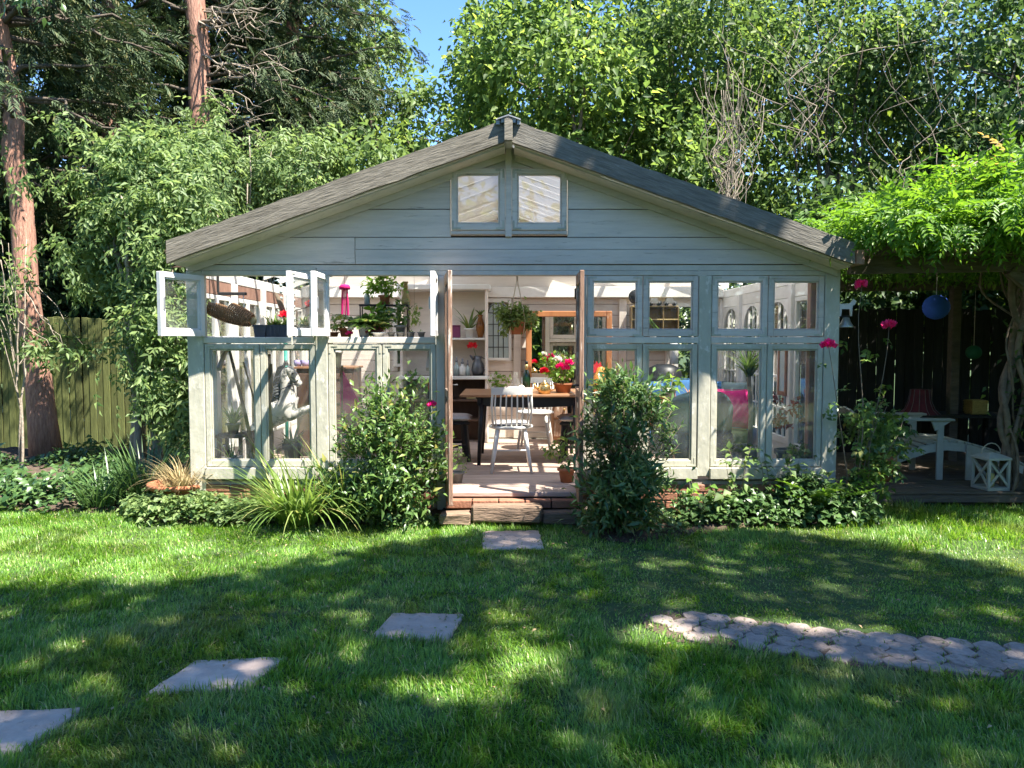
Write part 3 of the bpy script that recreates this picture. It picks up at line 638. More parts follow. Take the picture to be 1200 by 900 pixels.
# --- side walls: posts, window frames, panes
def side(x, inner):
    name = 'side_wall'; m = MB(); m.box(min(x, x+inner*.05), max(x, x+inner*.05), FY+.1, BYK, .3, .5); o = m.build(name, 'paint_white', H)
    ys = [FY+.1, 7.62, 8.5, 9.35, BYK]
    for i, yy in enumerate(ys): MB().cbox(min(x, x+inner*.09), max(x, x+inner*.09), yy-.045 if i else yy, yy+.045, .5, EAVE-.1, .005).build('stud', 'paint_white', o)
    for i in range(4):
        y0, y1 = ys[i]+.046, ys[i+1]-.046; fr = MB(); xa, xb = min(x+inner*.015, x+inner*.055), max(x+inner*.015, x+inner*.055); r = .045
        z0, z1, zt = .5, 1.5, 1.98
        ym = (y0+y1)/2
        if inner > 0 or i in (0,):
            for (c0, c1) in ((y0, ym-.002), (ym+.002, y1)):
                for (d0, d1) in ((z0, z1), (z1+.05, zt)):
                    fr.cbox(xa, xb, c0, c0+r, d0, d1, .004); fr.cbox(xa, xb, c1-r, c1, d0, d1, .004); fr.cbox(xa, xb, c0+r, c1-r, d0, d0+r, .004); fr.cbox(xa, xb, c0+r, c1-r, d1-r, d1, .004)
            fr.box(xa-.005, xb+.005, y0, y1, z1+.001, z1+.049)
        else:   # arched window with glazing bars
            fr.cbox(xa, xb, y0, y0+.06, z0, zt, .004); fr.cbox(xa, xb, y1-.06, y1, z0, zt, .004); fr.cbox(xa, xb, y0+.06, y1-.06, z0, z0+.07, .004)
            hw = (y1-y0)/2-.06; zc = zt-hw-.02
            for t in range(12):
                a0, a1 = PI*t/12, PI*(t+1)/12
                fr.prism([(ym+hw*math.cos(a0), zc+hw*math.sin(a0)), (ym+(hw+.0)*math.cos(a1), zc+hw*math.sin(a1)), (ym+hw*1.02*math.cos(a1), zt), (ym+hw*1.02*math.cos(a0), zt)], xa, xb, 'x')
            for q in (-1, 0, 1): fr.box(xa+.01, xb-.01, ym+q*hw/2-.011, ym+q*hw/2+.011, z0+.07, zc+hw*(1 if q == 0 else .86))
            for zz in (.86, 1.18, 1.5, 1.62): fr.box(xa+.012, xb-.012, y0+.06, y1-.06, zz-.011, zz+.011)
        f_ = fr.build('window', 'paint_white', o)
        MB().box(x+inner*.034, x+inner*.037, y0+.02, y1-.02, z0+.02, zt-.02).build('pane', 'glass', f_)
        MB().cbox(xa, xb, y0, y1, zt+.003, EAVE-.1, .004).build('board', 'redwood_board' if inner > 0 else 'paint_white', o)
side(XL+.02, 1); side(XR-.02, -1)
m = MB(); m.cbox(2.64, 2.73, FY+.12, FY+.2, FLZ, EAVE-.11, .006); m.build('inner_post', 'redwood_board', H)
# shelf inside the upper left windows
shf = MB(); shf.cbox(XL+.15, -.67, FY+.105, FY+.42, 1.555, 1.58, .004); so_ = shf.build('shelf', 'paint_pale', H)
for x in (-2.6, -1.66, -.75): MB().bar((x, FY+.1, 1.3), (x, FY+.38, 1.55), .025, .04).build('bracket', 'paint_pale', so_)
# ================================================================== TREES AND SHRUBS
def trunk_tube(m, pts, r0, r1, n=10):
    k = len(pts); m.tube(pts, [r0+(r1-r0)*i/(k-1) for i in range(k)], n)
def tree(name, label, cat, base, crowns, mat, leaf=(.1, .055), stems=1, sr=.1, bark='bark', group=None, hi=False, limbs=6, droop=.3, up=.7, comp=None, lean=(0, 0), top=None, shoots=0):
    """crowns: list of (centre, radii, clumps, leaves, clump radius)"""
    b = Vector(base); t = thing(name, label, cat, b, 0, group)
    m = MB(); cz = max(c[0][2]+c[1][2]*.5 for c in crowns); cx = sum(c[0][0] for c in crowns)/len(crowns); cyy = sum(c[0][1] for c in crowns)/len(crowns)
    tops = []
    for s_ in range(stems):
        o = Vector((rnd.gauss(0, .12*(stems > 1)), rnd.gauss(0, .12*(stems > 1)), 0)); e = Vector((cx-b.x+rnd.gauss(0, .35*(stems > 1))+lean[0], cyy-b.y+rnd.gauss(0, .3*(stems > 1))+lean[1], (cz-b.z)*(1 if stems == 1 else rnd.uniform(.7, 1))))
        k_ = min(1, crowns[0][1][0]); e = Vector((e.x*k_, e.y*k_, e.z)) if k_ < .6 else e; o = o*(k_ if k_ < .6 else 1); pts = wiggle(o, e, 9, (.03+.02*(stems > 1))*k_); pts[0] = o - Vector((0, 0, .1)); trunk_tube(m, pts, sr*rnd.uniform(.8, 1.1), sr*.25); tops.append(pts)
    for c in crowns:
        C = Vector(c[0])-b
        for k in range(limbs):
            p0 = rnd.choice(tops)[rnd.randrange(3, 9)]; d = Vector((rnd.gauss(0, 1), rnd.gauss(0, 1), rnd.gauss(.2, .7))).normalized()
            e = C + Vector((d.x*c[1][0], d.y*c[1][1], d.z*c[1][2]))*.8; trunk_tube(m, wiggle(p0, e, 6, .05*min(1.2, c[1][0])), sr*.35, min(.008, sr*.15), 6)
    m.build('trunk', bark, t)
    PP, DD, NN, LL, WW = [], [], [], [], []
    for (C, r, nc, nl, cr) in crowns:
        P, out = crown(np.array(C)-np.array(b), r, nc, nl, cr, zmin=.05-b.z, rough=.42 if shoots else .24)
        D, Nm = leafdirs(out, droop, up=up); n = len(P)
        if comp:
            P, D, Nm, L, W_ = compound(P, D, Nm, comp[0]*rng.uniform(.7, 1.2, n), comp[1], comp[2], comp[3]); 
        else:
            L = leaf[0]*rng.uniform(.45, 1.4, n); W_ = L*leaf[1]/leaf[0]*rng.uniform(.8, 1.2, n)
        PP.append(P); DD.append(D); NN.append(Nm); LL.append(L); WW.append(W_)
    if shoots:
        sm = MB(); SP, SD = [], []
        for k in range(shoots):
            C, r = crowns[0][0], crowns[0][1]; d = Vector(rdir(1)[0]); d.z = abs(d.z)*.9-.15; d.y = -abs(d.y); p0 = Vector([C[i]-b[i]+d[i]*r[i]*.85 for i in range(3)]); p1 = p0+Vector((d.x*.5, d.y*.4, .7+d.z*.5)).normalized()*rnd.uniform(.1, .26)
            sm.tube([p0, p0.lerp(p1, .5), p1], [.003, .0025, .0015], 4)
            for q in range(12): u = q/11; SP.append(p0.lerp(p1, u)); SD.append(Vector((rnd.gauss(0, 1), rnd.gauss(-.3, 1), rnd.uniform(-.1, .6)+u)))
        tag(sm.build('shoot', 'twig', t), kind='stuff'); P = np.array([tuple(q) for q in SP]); D = nrm(np.array([tuple(q) for q in SD])); n = len(P); L = leaf[0]*rng.uniform(.6, 1.2, n); PP.append(P); DD.append(D); NN.append(nrm(np.array([0, -.2, 1.])+rng.normal(size=(n, 3))*.4)); LL.append(L); WW.append(L*leaf[1]/leaf[0])
    leaves('crown', np.concatenate(PP), np.concatenate(DD), np.concatenate(NN), np.concatenate(LL), np.concatenate(WW), mat, t, hi)
    return t
def ell(px, py, Y, wpx, hpx, ry):
    """crown centred at a pixel at real depth Y, half sizes in pixels, half depth in metres"""
    p = at(px, py, Y); return (tuple(p), (wpx*Y/FPX, ry, hpx*Y/FPX))
def cr_(px, py, Y, wpx, hpx, ry, nc, nl, cr): c, r = ell(px, py, Y, wpx, hpx, ry); return (c, r, nc, nl, cr)
GB = 'trees and tall shrubs behind the garden house'
# right hand thicket of leafy trees behind the house
tree('broadleaf_tree', 'bright leafy tree rising right behind the roof ridge', 'tree', (.9, 12.6, 0), [cr_(650, 90, 12.6, 105, 120, 1.3, 90, 8500, .42), cr_(700, 190, 12.3, 120, 80, 1.1, 55, 5000, .4)], 'leaf_oak', (.13, .075), 2, .1, group=GB)
tree('broadleaf_tree', 'leafy tree with mid green crown above the right roof slope', 'tree', (3.2, 13, 0), [cr_(800, 60, 13, 110, 110, 1.3, 70, 6500, .42), cr_(830, 180, 12.6, 110, 90, 1.0, 45, 3800, .4)], 'leaf_mid', (.12, .07), 4, .06, group=GB)
tree('broadleaf_tree', 'many stemmed tree with thin speckled foliage behind the right eave', 'tree', (5.2, 13, 0), [cr_(960, 80, 13, 110, 130, 1.2, 70, 5000, .42), cr_(960, 220, 12.6, 110, 80, .9, 60, 3500, .4)], 'leaf_mid', (.11, .065), 7, .05, group=GB)
tree('broadleaf_tree', 'slanting stemmed dark tree in the top right corner', 'tree', (6.8, 12.6, 0), [cr_(1110, 70, 12.6, 110, 130, 1.2, 90, 6500, .42), cr_(1150, 200, 12.4, 100, 90, .9, 60, 4000, .4)], 'leaf_dark', (.12, .07), 6, .055, group=GB, lean=(1.2, 0))
tree('evergreen_tree', 'dark evergreen backing the thicket behind the ridge', 'tree', (2.0, 15.6, 0), [cr_(740, 130, 15.6, 150, 150, 1.0, 80, 9000, .55)], 'leaf_dark', (.17, .1), 2, .12, group=GB)
tree('evergreen_tree', 'dark evergreen backing the thicket behind the right eave', 'tree', (6.2, 15.8, 0), [cr_(960, 150, 15.8, 150, 160, 1.0, 90, 10000, .55)], 'leaf_dark', (.17, .1), 2, .12, group=GB)
tree('evergreen_tree', 'dark evergreen at the far right behind the climber', 'tree', (10, 15.5, 0), [cr_(1190, 170, 15.5, 140, 170, 1.0, 90, 10000, .55)], 'leaf_dark', (.17, .1), 2, .12, group=GB)
tree('evergreen_tree', 'low dark evergreen glimpsed under the pergola roof', 'tree', (7.3, 13.8, 0), [cr_(1090, 340, 13.8, 170, 70, .8, 70, 6000, .5)], 'leaf_mid', (.14, .09), 2, .1, group=GB)
# left of the ridge
tree('broadleaf_tree', 'airy pale green tree against the blue sky left of the ridge', 'tree', (-2.3, 15.5, 0), [cr_(405, 60, 15.5, 62, 95, 1.2, 56, 4600, .4), cr_(452, 140, 15.2, 52, 60, 1.0, 30, 2300, .32), cr_(380, 190, 14.8, 50, 50, .9, 30, 2200, .4)], 'leaf_pale', (.13, .075), 2, .11, group=GB)
tree('broadleaf_tree', 'slim light crowned tree touching the sky gap above the ridge', 'tree', (-.6, 14.5, 0), [cr_(566, 60, 14.5, 34, 75, .7, 30, 1600, .3), cr_(562, 150, 14.3, 32, 45, .7, 22, 1300, .3), cr_(500, 172, 14.2, 40, 26, .5, 16, 800, .24)], 'leaf_oak', (.12, .07), 1, .07, group=GB)
tree('evergreen_tree', 'round dark holly behind the left roof slope', 'tree', (-3.6, 14, 0), [cr_(375, 170, 14, 45, 45, .8, 34, 3600, .36)], 'leaf_dark', (.11, .07), 1, .08, group=GB)
tree('broadleaf_tree', 'pale leafy bush peeping over the left roof slope', 'tree', (-2.6, 12.2, 0), [cr_(430, 205, 12.2, 70, 34, .7, 34, 2600, .34)], 'leaf_pale', (.12, .07), 2, .05, group=GB)
# conifers on the left
def conifer(label, base, topz, r, pale, lims, nspray, lean=(0, 0), bare=0, zlo=2.2, dens=1.0):
    b = Vector(base); t = thing('conifer_tree', label, 'conifer', b, 0, 'conifers on the left')
    m = MB(); pts = []
    for i in range(14):
        f = i/13; z = f*topz; pts.append((lean[0]*f+rnd.gauss(0, .025), lean[1]*f+rnd.gauss(0, .025), z-.05))
    rr = [r*(1.22 if i == 0 else 1.06 if i == 1 else 1)*(1-.45*i/13) for i in range(14)]
    m.tube(pts, rr, 16); tr = m.build('trunk', 'bark_red', t)
    bp, bd = [], []
    bm2 = MB()
    for k in range(lims):
        f = rnd.uniform(zlo/topz, 1); z = f*topz; a = rnd.uniform(-.35, PI+.35) if bare else rnd.uniform(0, 2*PI); ln = rnd.uniform(1.2, 2.6)*(1.1-.4*f)
        o = Vector((lean[0]*f, lean[1]*f, z)); e = o+Vector((math.cos(a)*ln, math.sin(a)*ln, rnd.uniform(-.5, .25)))
        w_ = wiggle(o, e, 6, .07, -.12); trunk_tube(bm2, w_, .035, .008, 6)
        for q in range(nspray):
            u = rnd.uniform(.2, 1)**.8*5.999; i = int(u); p = w_[i].lerp(w_[i+1], u-i)
            bp.append(p+Vector((rnd.gauss(0, .16), rnd.gauss(0, .16), rnd.gauss(-.06, .14)))); bd.append((e-o).normalized()+Vector((rnd.gauss(0, .6), rnd.gauss(0, .6), rnd.gauss(-.35, .4))))
    bm2.build('branch', 'bark', t)
    if bare:
        bb = MB()
        for k in range(bare):
            z = rnd.uniform(4.6, 6.8); f = z/topz; a = rnd.uniform(-1.0, -.1); ln = rnd.uniform(1.0, 2.1); o = Vector((lean[0]*f, lean[1]*f, z)); e = o+Vector((math.cos(a)*ln, math.sin(a)*ln*.6-.3, rnd.uniform(-.5, .25)))
            w_ = wiggle(o, e, 7, .06, .1); trunk_tube(bb, w_, .02, .004, 5)
            for q in range(4):
                p = w_[rnd.randrange(2, 7)]; trunk_tube(bb, wiggle(p, p+Vector((rnd.uniform(0, .5), rnd.gauss(0, .2), rnd.uniform(-.5, .15))), 4, .03), .008, .003, 4)
        bb.build('dead_branch', 'vinewood', t)
    P = np.array([tuple(x) for x in bp]); D = np.array([tuple(x) for x in bd]); n = len(P); Nm = nrm(np.array([0, 0, .8])+rng.normal(size=(n, 3))*.5)
    P, D, Nm, L, W_ = compound(P, D, Nm, .28*rng.uniform(.6, 1.2, n), 6, .095, .024, .7, .35)
    leaves('foliage', P, D, Nm, L, W_, 'leaf_conifer', t, False)
    return t
conifer('conifer with leaning reddish trunk at the left edge in front of the fence', (-5.95, 9.7, .05), 7.2, .165, 0, 50, 46, (-.5, .1), zlo=3.5)
conifer('tall conifer with sunlit red trunk and bare side branches above the left roof end', (-5.0, 12.4, 0), 9, .23, 0, 60, 46, (.05, 0), bare=16, zlo=4.0)
conifer('dark conifer with pale hidden trunk between the two red trunks', (-6.6, 12.6, 0), 9, .17, 0, 95, 60, (.2, 0), zlo=3.0)
conifer('dark conifer whose branches reach towards the blue sky gap', (-4.0, 13.8, 0), 9.5, .16, 0, 70, 56, (.25, 0), zlo=4.4)
conifer('shaded conifer at the far left edge behind the leaning trunk', (-8.2, 11.6, 0), 9, .18, 0, 70, 50, (0, 0), zlo=2.4)
# big pale leafed shrub left of the house
ES = 'elder shrubs left of the house'
def elder(label, base, crowns, stems): return tree('elder_shrub', label, 'shrub', base, crowns, 'leaf_elder', stems=stems, sr=.05 if stems > 2 else .015, bark='vinewood', group=ES, hi=False, limbs=8, droop=.75, up=.55, comp=(.19, 2, .095, .037))
elder('tall pale leafed shrub over the fence with twisting stems at its foot', (-4.2, 8.9, .05), [cr_(165, 300, 8.8, 80, 60, .4, 34, 1250, .2), cr_(172, 215, 8.9, 92, 65, .5, 40, 1700, .23), cr_(185, 395, 8.8, 38, 75, .35, 22, 520, .16)], 5)
elder('pale leafed shrub filling the corner between fence and house wall', (-3.45, 8.4, .05), [cr_(205, 300, 8.5, 42, 90, .45, 40, 900, .28), cr_(205, 430, 8.2, 30, 75, .4, 34, 700, .24)], 3)
elder('sunlit shrub spreading above the left end of the roof', (-3.9, 11.4, .05), [cr_(280, 200, 11.3, 90, 60, .8, 40, 1700, .25), cr_(345, 190, 11.6, 50, 30, .6, 26, 600, .3)], 4)
elder('leafy shrub in front of the leaning trunk at the left edge', (-5.4, 8.4, .05), [cr_(-12, 320, 8.3, 26, 90, .3, 12, 110, .2), cr_(60, 405, 8.5, 45, 12, .2, 8, 60, .12)], 2)
# dark fill hedge along the left boundary behind the fence
for px, Y, lb_ in ((40, 14.6, 'dark hedge tree behind the fence at the left edge'), (170, 15.0, 'dark hedge tree behind the fence below the red trunk'), (300, 15.2, 'dark hedge tree behind the left roof end')):
    tree('hedge_tree', lb_, 'tree', (at(px, 400, Y).x, Y, 0), [cr_(px, 330, Y, 85, 130, .7, 60, 4600, .5), cr_(px, 130, Y+.6, 95, 150, .7, 80, 7500, .5)], 'leaf_dark', (.16, .1), 2, .1, group=GB)
# leaves hanging into the top left corner
tt = thing('overhanging_branch', 'blue green leafy branch tip hanging into the top left corner', 'branch', at(20, -60, 5.0))
m = MB(); m.tube([(-.5, 0, .25), (-.2, 0, .1), (0, 0, 0), (.1, 0, -.18), (.16, 0, -.34)], [.012, .01, .008, .005, .003], 6); m.build('twig', 'bark', tt)
P = np.array([(.03, 0, -.2)])+rng.normal(size=(70, 3))*np.array([.09, .07, .09]); D, Nm = leafdirs(rdir(70), .9); leaves('foliage', P, D, Nm, .1*rng.uniform(.7, 1.2, 70), .03, 'leaf_ivy', tt)
# bare vines hanging in the thicket
def vine(label, px, py0, py1, Y, spread, n, amp):
    a = at(px, py1, Y); t = thing('vine_tangle', label, 'vine', a, 0, 'bare vines hanging in the thicket'); m = MB()
    hgt = at(px, py0, Y).z-a.z
    for k in range(n):
        x0 = rnd.gauss(0, spread*.35); x1 = rnd.gauss(0, spread); z1 = hgt*rnd.uniform(.6, 1)
        ph = [rnd.uniform(0, 6.28) for _ in range(4)]; p = []
        for i in range(15):
            u = i/14; q = Vector((x0, 0, -.4)).lerp(Vector((x1, 0, z1)), u); k2 = amp*2.2*math.sin(PI*min(1, u*1.1)); p.append(q+Vector((k2*math.sin(ph[0]+u*7)+k2*.5*math.sin(ph[1]+u*15), .15*math.sin(ph[2]+u*5), k2*.8*math.sin(ph[3]+u*6))))
        r0 = rnd.uniform(.003, .009); m.tube(p, [r0*(1-.5*i/14) for i in range(15)], 5)
    m.build('stem', 'vinewood', t)
vine('pale knot of bare vine stems hanging just above the right roof slope', 852, 70, 225, 11.2, .3, 38, .07)
vine('loose bare vines looping through the top right thicket', 940, -40, 150, 11.6, .8, 14, .16)
vine('bare vine stems trailing behind the climber on the pergola', 1080, 20, 220, 11.4, .8, 9, .16)
# tree out of the frame whose crown shades the lawn
def lawn_shade(x, y):
    yl = np.interp(x, [-6, -3.2, -2.2, -1.7, -1.14, -.28, .26, 1.24, 2.2, 2.7, 3.1, 3.4, 6], [4.7, 4.7, 4.8, 5.05, 5.6, 6.15, 6.3, 6.2, 6.1, 5.75, 5.5, 5.0, 4.8])
    s_ = 1/(1+np.exp(-(yl-y)/.07))
    for (cx, cyy, rx, ry, k) in ((-.25, 3.3, .5, .3, .8), (.0, 4.1, .16, .7, .7), (.06, 3.6, .3, .3, .7), (.8, 3.97, .3, .26, .95), (1.34, 4.2, .4, .1, .95), (1.75, 4.06, .35, .14, .9), (2.14, 4.75, .35, .14, .6), (1.49, 5.1, .3, .14, .55), (-.95, 4.2, .25, .16, .45), (.7, 5.3, .25, .14, .4), (-.7, 2.9, .2, .15, .5), (.9, 3.4, .3, .2, .35), (2.6, 5.3, .3, .16, .5)):
        s_ = s_*(1-k*np.exp(-(((x-cx)/rx)**2+((y-cyy)/ry)**2)**2))
    s_ = np.maximum(s_, .9*np.exp(-(((x+.1)/1.1)**2+((y-7.22)/.26)**2)**3))
    return s_
def shade_tree(label, base, n, hz, seed, xr):
    b = Vector(base); t = thing('overhead_tree', label, 'tree', b)
    x = rng.uniform(xr[0], xr[1], n); y = rng.uniform(.2, 7.6, n); k = rng.random(n) < 1/(1+np.exp(-(lawn_shade(x, y)+.55*(vnoise(x+50, y+50, 2.2, 21)*.6+vnoise(x+50, y+50, 6, 22)*.4-.5)-.45)/.06)); x, y = x[k], y[k]; n = len(x)
    h_ = rng.uniform(*hz, n); P = np.stack([x, y, 0*x], 1) + np.array(S)/S.z*h_[:, None]
    out = rdir(n); D, Nm = leafdirs(out, .2, up=1.0); leaves('crown', P-np.array(b), D, Nm, .17*rng.uniform(.7, 1.2, n), .11, 'leaf_mid', t, False)
    m = MB(); c = P.mean(0)-np.array(b); tp = wiggle((0, 0, -.1), (c[0]*.3, c[1]*.3, 7.8), 8, .05); trunk_tube(m, tp, .26, .14, 12)
    for q in range(14): trunk_tube(m, wiggle(tp[rnd.randrange(6, 9)], Vector(P[rnd.randrange(n)])-b, 7, .12), .05, .01, 6)
    m.build('trunk', 'bark', t)
shade_tree('tall tree standing right of the viewer, its crown shading the lawn', (7.5, -2.5, 0), 24000, (9.0, 12.5), 1, (-.6, 5.2))
shade_tree('tall tree standing behind the viewer, its crown shading the lawn', (2.6, -5.0, 0), 20000, (9.0, 12.0), 2, (-5.5, -.3))

# the rest of the garden round the viewer
for k, (x, y, h_) in enumerate(((-9, -3, 5), (-7, -8, 5.5), (-2.5, -10, 6), (2.5, -10.5, 5.5), (8, -9, 5.5), (12, -2, 5.5), (13, 5, 6), (-11, 3, 5.5))):
    tree('garden_tree', ['spreading', 'round', 'tall', 'broad', 'dense', 'leaning', 'leafy', 'old'][k]+' tree of the garden outside the picture', 'tree', (x, y, 0), [((x, y, h_*.5), (3.2, 2.0, h_*.52), 110, 5200, .8)], 'leaf_mid', (.34, .24), 1, .2, group='garden trees round the lawn')
for k, px in enumerate((10, 90, 170, 250)):
    tree('hedge_shrub', ['leftmost', 'second', 'third', 'fourth'][k]+' dark shrub from the left showing above the green fence', 'shrub', (at(px, 400, 11.9).x, 11.9, 0), [cr_(px, 350, 11.9, 62, 85, .5, 60, 3000, .34)], 'leaf_dark', (.13, .08), 2, .04, group='shrubs behind the green fence')
for k, px in enumerate((420, 530, 640, 750, 860)):
    tree('hedge_shrub', ['first', 'second', 'third', 'fourth', 'fifth'][k]+' dark hedge shrub from the left, seen through the back windows', 'shrub', (at(px, 400, 12.0).x, 12.0, 0), [cr_(px, 385, 12.0, 65, 95, .5, 60, 2600, .36)], 'leaf_mid', (.13, .08), 2, .04, group='hedge behind the house')
# ---- shrubs and beds in front of the house
tree('flowering_shrub', 'rounded glossy green shrub left of the doorway', 'shrub', (-.98, 6.36, .03), [((-1.0, 6.33, .64), (.4, .28, .5), 44, 3400, .13), ((-.95, 6.36, .36), (.42, .26, .34), 40, 1900, .14)], 'leaf_shrub', (.066, .027), 6, .012, hi=True, droop=-.25, limbs=14, shoots=60)
tree('flowering_shrub', 'tall loose narrow leafed shrub right of the doorway', 'shrub', (.95, 6.15, .03), [((.93, 6.18, .62), (.37, .28, .56), 44, 3300, .13), ((.9, 6.2, 1.1), (.3, .18, .2), 26, 800, .1), ((.86, 6.0, .3), (.36, .22, .3), 60, 2300, .12)], 'leaf_shrub_b', (.08, .023), 7, .011, hi=True, droop=-.2, limbs=16, shoots=60)
# fresh tall shoots on the right shrub
t = thing('sapling', 'upright sapling with bright heart shaped leaves growing through the right shrub', 'plant', (1.05, 6.42, .04)); m = MB(); PP = []
for k in range(5):
    x = -.32+.16*k+rnd.gauss(0, .03); z = rnd.uniform(1.15, 1.42); w_ = wiggle((x*.4, 0, 0), (x, rnd.gauss(0, .05), z), 6, .015); m.tube(w_, [.006-.0007*i for i in range(7)], 5)
    for q in range(11): u = rnd.uniform(.62, 1); i = min(5, int(u*6)); p = w_[i].lerp(w_[i+1], u*6-i); PP.append(p)
m.build('stem', 'twig', t); P = np.array([tuple(p) for p in PP]); n = len(P); D = nrm(rng.normal(size=(n, 3))*np.array([1, 1, .3])+np.array([0, -.3, -.15])); leaves('foliage', P+D*.02, D, nrm(np.array([0, -.3, 1])+rng.normal(size=(n, 3))*.3), .085*rng.uniform(.7, 1.2, n), .055, 'leaf_fresh', t)
def clump(name, label, loc, n, ln, wd, bend, mat, rad=.1, group=None, cat='plant', seg=6):
    t = thing(name, label, cat, loc, 0, group); r_ = rad*np.sqrt(rng.random(n)); a = rng.uniform(0, 2*PI, n); P = np.stack([r_*np.cos(a), r_*np.sin(a), 0*a], 1)
    blades('foliage', P, a+rng.normal(0, .5, n), ln*rng.uniform(.55, 1.15, n), wd*rng.uniform(.7, 1.2, n), bend*rng.uniform(.5, 1.25, n), mat, t, seg); return t
clump('lily_clump', 'big clump of arching strap leaves below the left windows', (-1.78, 6.42, .03), 330, .86, .02, 1.8, 'leaf_lily', .2)
clump('lily_clump', 'smaller tuft of arching strap leaves beside the left shrub', (-1.42, 6.46, .03), 110, .8, .022, 1.5, 'leaf_shrub', .12)
clump('iris_clump', 'dark upright sword leaves in the bed left of the house', (-3.45, 7.2, .08), 150, .62, .022, 1.1, 'leaf_ivy', .22)
clump('iris_clump', 'low dark tuft of narrow leaves at the edge of the left bed', (-3.75, 7.0, .06), 130, .5, .018, 1.5, 'leaf_ivy', .2)
clump('dry_grass', 'dry straw coloured grass leaning against the left corner post', (-2.86, 6.62, .3), 120, .42, .008, 1.9, 'leaf_dry', .08)
def carpet(name, label, pts, n, leaf, mat, hmax, cat='ground cover', kindstuff=True, spread=.12, droop=.1):
    """leafy ground cover over a list of (x,y,r) spots"""
    PP = []
    for (x, y, r_) in pts:
        k = int(n*r_*r_/sum(q[2]**2 for q in pts)); a = rng.uniform(0, 2*PI, k); rr = r_*np.sqrt(rng.random(k)); 
        hh = hmax*np.sqrt(np.maximum(0, 1-(rr/r_)**2))*rng.uniform(.35, 1.05, k)*(.5+1.0*vnoise(x+rr*np.cos(a)+50, y+rr*np.sin(a)+50, 5, 11))*(r_/max(q[2] for q in pts))**.5
        PP.append(np.stack([x+rr*np.cos(a), y+rr*np.sin(a)*.8, .02+hh], 1))
    P = np.concatenate(PP); n = len(P); D = nrm(rng.normal(size=(n, 3))*np.array([1, 1, .35])+np.array([0, -.35, -droop])); Nm = nrm(np.array([0, -.25, 1])+rng.normal(size=(n, 3))*.35)
    L = leaf[0]*rng.uniform(.6, 1.25, n); return tag(leaves(name, P, D, Nm, L, L*leaf[1]/leaf[0], mat, None), label, cat, kind='stuff')
carpet('ground_cover', 'bright mint like ground cover along the left lawn edge', [(-3.0, 6.6, .32), (-2.65, 6.55, .3), (-2.3, 6.52, .28), (-2.0, 6.5, .22), (-3.25, 6.75, .22)], 2600, (.06, .042), 'leaf_elder', .24)
carpet('ground_cover', 'dark ivy spreading over the left bed', [(-4.9, 7.3, .55), (-4.3, 7.2, .5), (-3.9, 7.6, .5), (-3.6, 7.15, .4), (-5.4, 7.8, .5), (-4.4, 8.3, .5), (-3.3, 7.9, .4), (-5.2, 9.2, .6), (-4.4, 9.5, .6), (-6.2, 8.8, .6), (-3.7, 9.2, .5), (-5.9, 7.6, .5)], 5200, (.085, .065), 'leaf_ivy', .3)
carpet('ground_cover', 'ivy and bramble mound below the right windows', [(1.55, 6.42, .25), (1.85, 6.48, .3), (2.2, 6.5, .33), (2.55, 6.52, .34), (2.85, 6.55, .3)], 3400, (.065, .05), 'leaf_ivy', .34)
cl = leaves('clover', *(lambda P, D: (P, D, np.tile([[0, -.1, 1.]], (len(P), 1))))(np.stack([rng.normal(.9, 1.2, 2600), rng.normal(4.9, .7, 2600), rng.uniform(.01, .03, 2600)], 1), nrm(rng.normal(size=(2600, 3))*np.array([1, 1, .1]))), .016, .014, 'leaf_pale', None); tag(cl, 'small clover leaves growing through the lawn', 'clover', kind='stuff')
carpet('ground_cover', 'small leaved litter and cover under the right shrub', [(.75, 6.25, .25), (1.2, 6.2, .25), (1.45, 6.35, .2)], 900, (.045, .03), 'leaf_shrub_b', .16)
carpet('ground_cover', 'pale leaves at the foot of the left shrub', [(-.75, 6.42, .16), (-.95, 6.4, .2), (-1.25, 6.42, .18)], 420, (.055, .035), 'leaf_elder', .12)
# single taller sprigs by the right windows
def sprig(label, loc, h_, nl, mat, leaf=(.08, .055), name='bramble_sprig', lean=.12):
    t = thing(name, label, 'plant', loc, 0, 'leafy sprigs along the right wall'); m = MB(); PP = []
    for k in range(3):
        w_ = wiggle((0, 0, 0), (rnd.gauss(0, lean), rnd.gauss(-.04, .04), h_*rnd.uniform(.7, 1)), 6, .012); m.tube(w_, [.005-.0006*i for i in range(7)], 5)
        for q in range(nl): u = rnd.uniform(.3, .999)*6; i = int(u); PP.append(w_[i].lerp(w_[i+1], u-i))
    m.build('stem', 'twig', t); P = np.array([tuple(p) for p in PP]); n = len(P); D = nrm(rng.normal(size=(n, 3))*np.array([1, 1, .3])+np.array([0, -.2, -.1])); leaves('foliage', P, D, nrm(np.array([0, -.2, 1])+rng.normal(size=(n, 3))*.3), leaf[0]*rng.uniform(.7, 1.2, n), leaf[1], mat, t)
sprig('pale leafed bramble sprig rising before the third lower window', (1.9, 6.5, .05), .62, 12, 'leaf_pale'); sprig('small bright sprig between the right shrub and the brick base', (1.6, 6.42, .04), .42, 9, 'leaf_fresh'); sprig('leafy sprig before the last lower window', (2.45, 6.5, .05), .5, 12, 'leaf_elder'); sprig('low pale sprig hanging over the lawn edge near the right corner', (2.8, 6.5, .05), .42, 14, 'leaf_elder'); sprig('broad leafed seedling in front of the brick base', (1.72, 6.35, .04), .3, 10, 'leaf_pale', (.1, .08)); sprig('thin upright sprig beside the fern', (2.25, 6.55, .05), .66, 12, 'leaf_ivy')
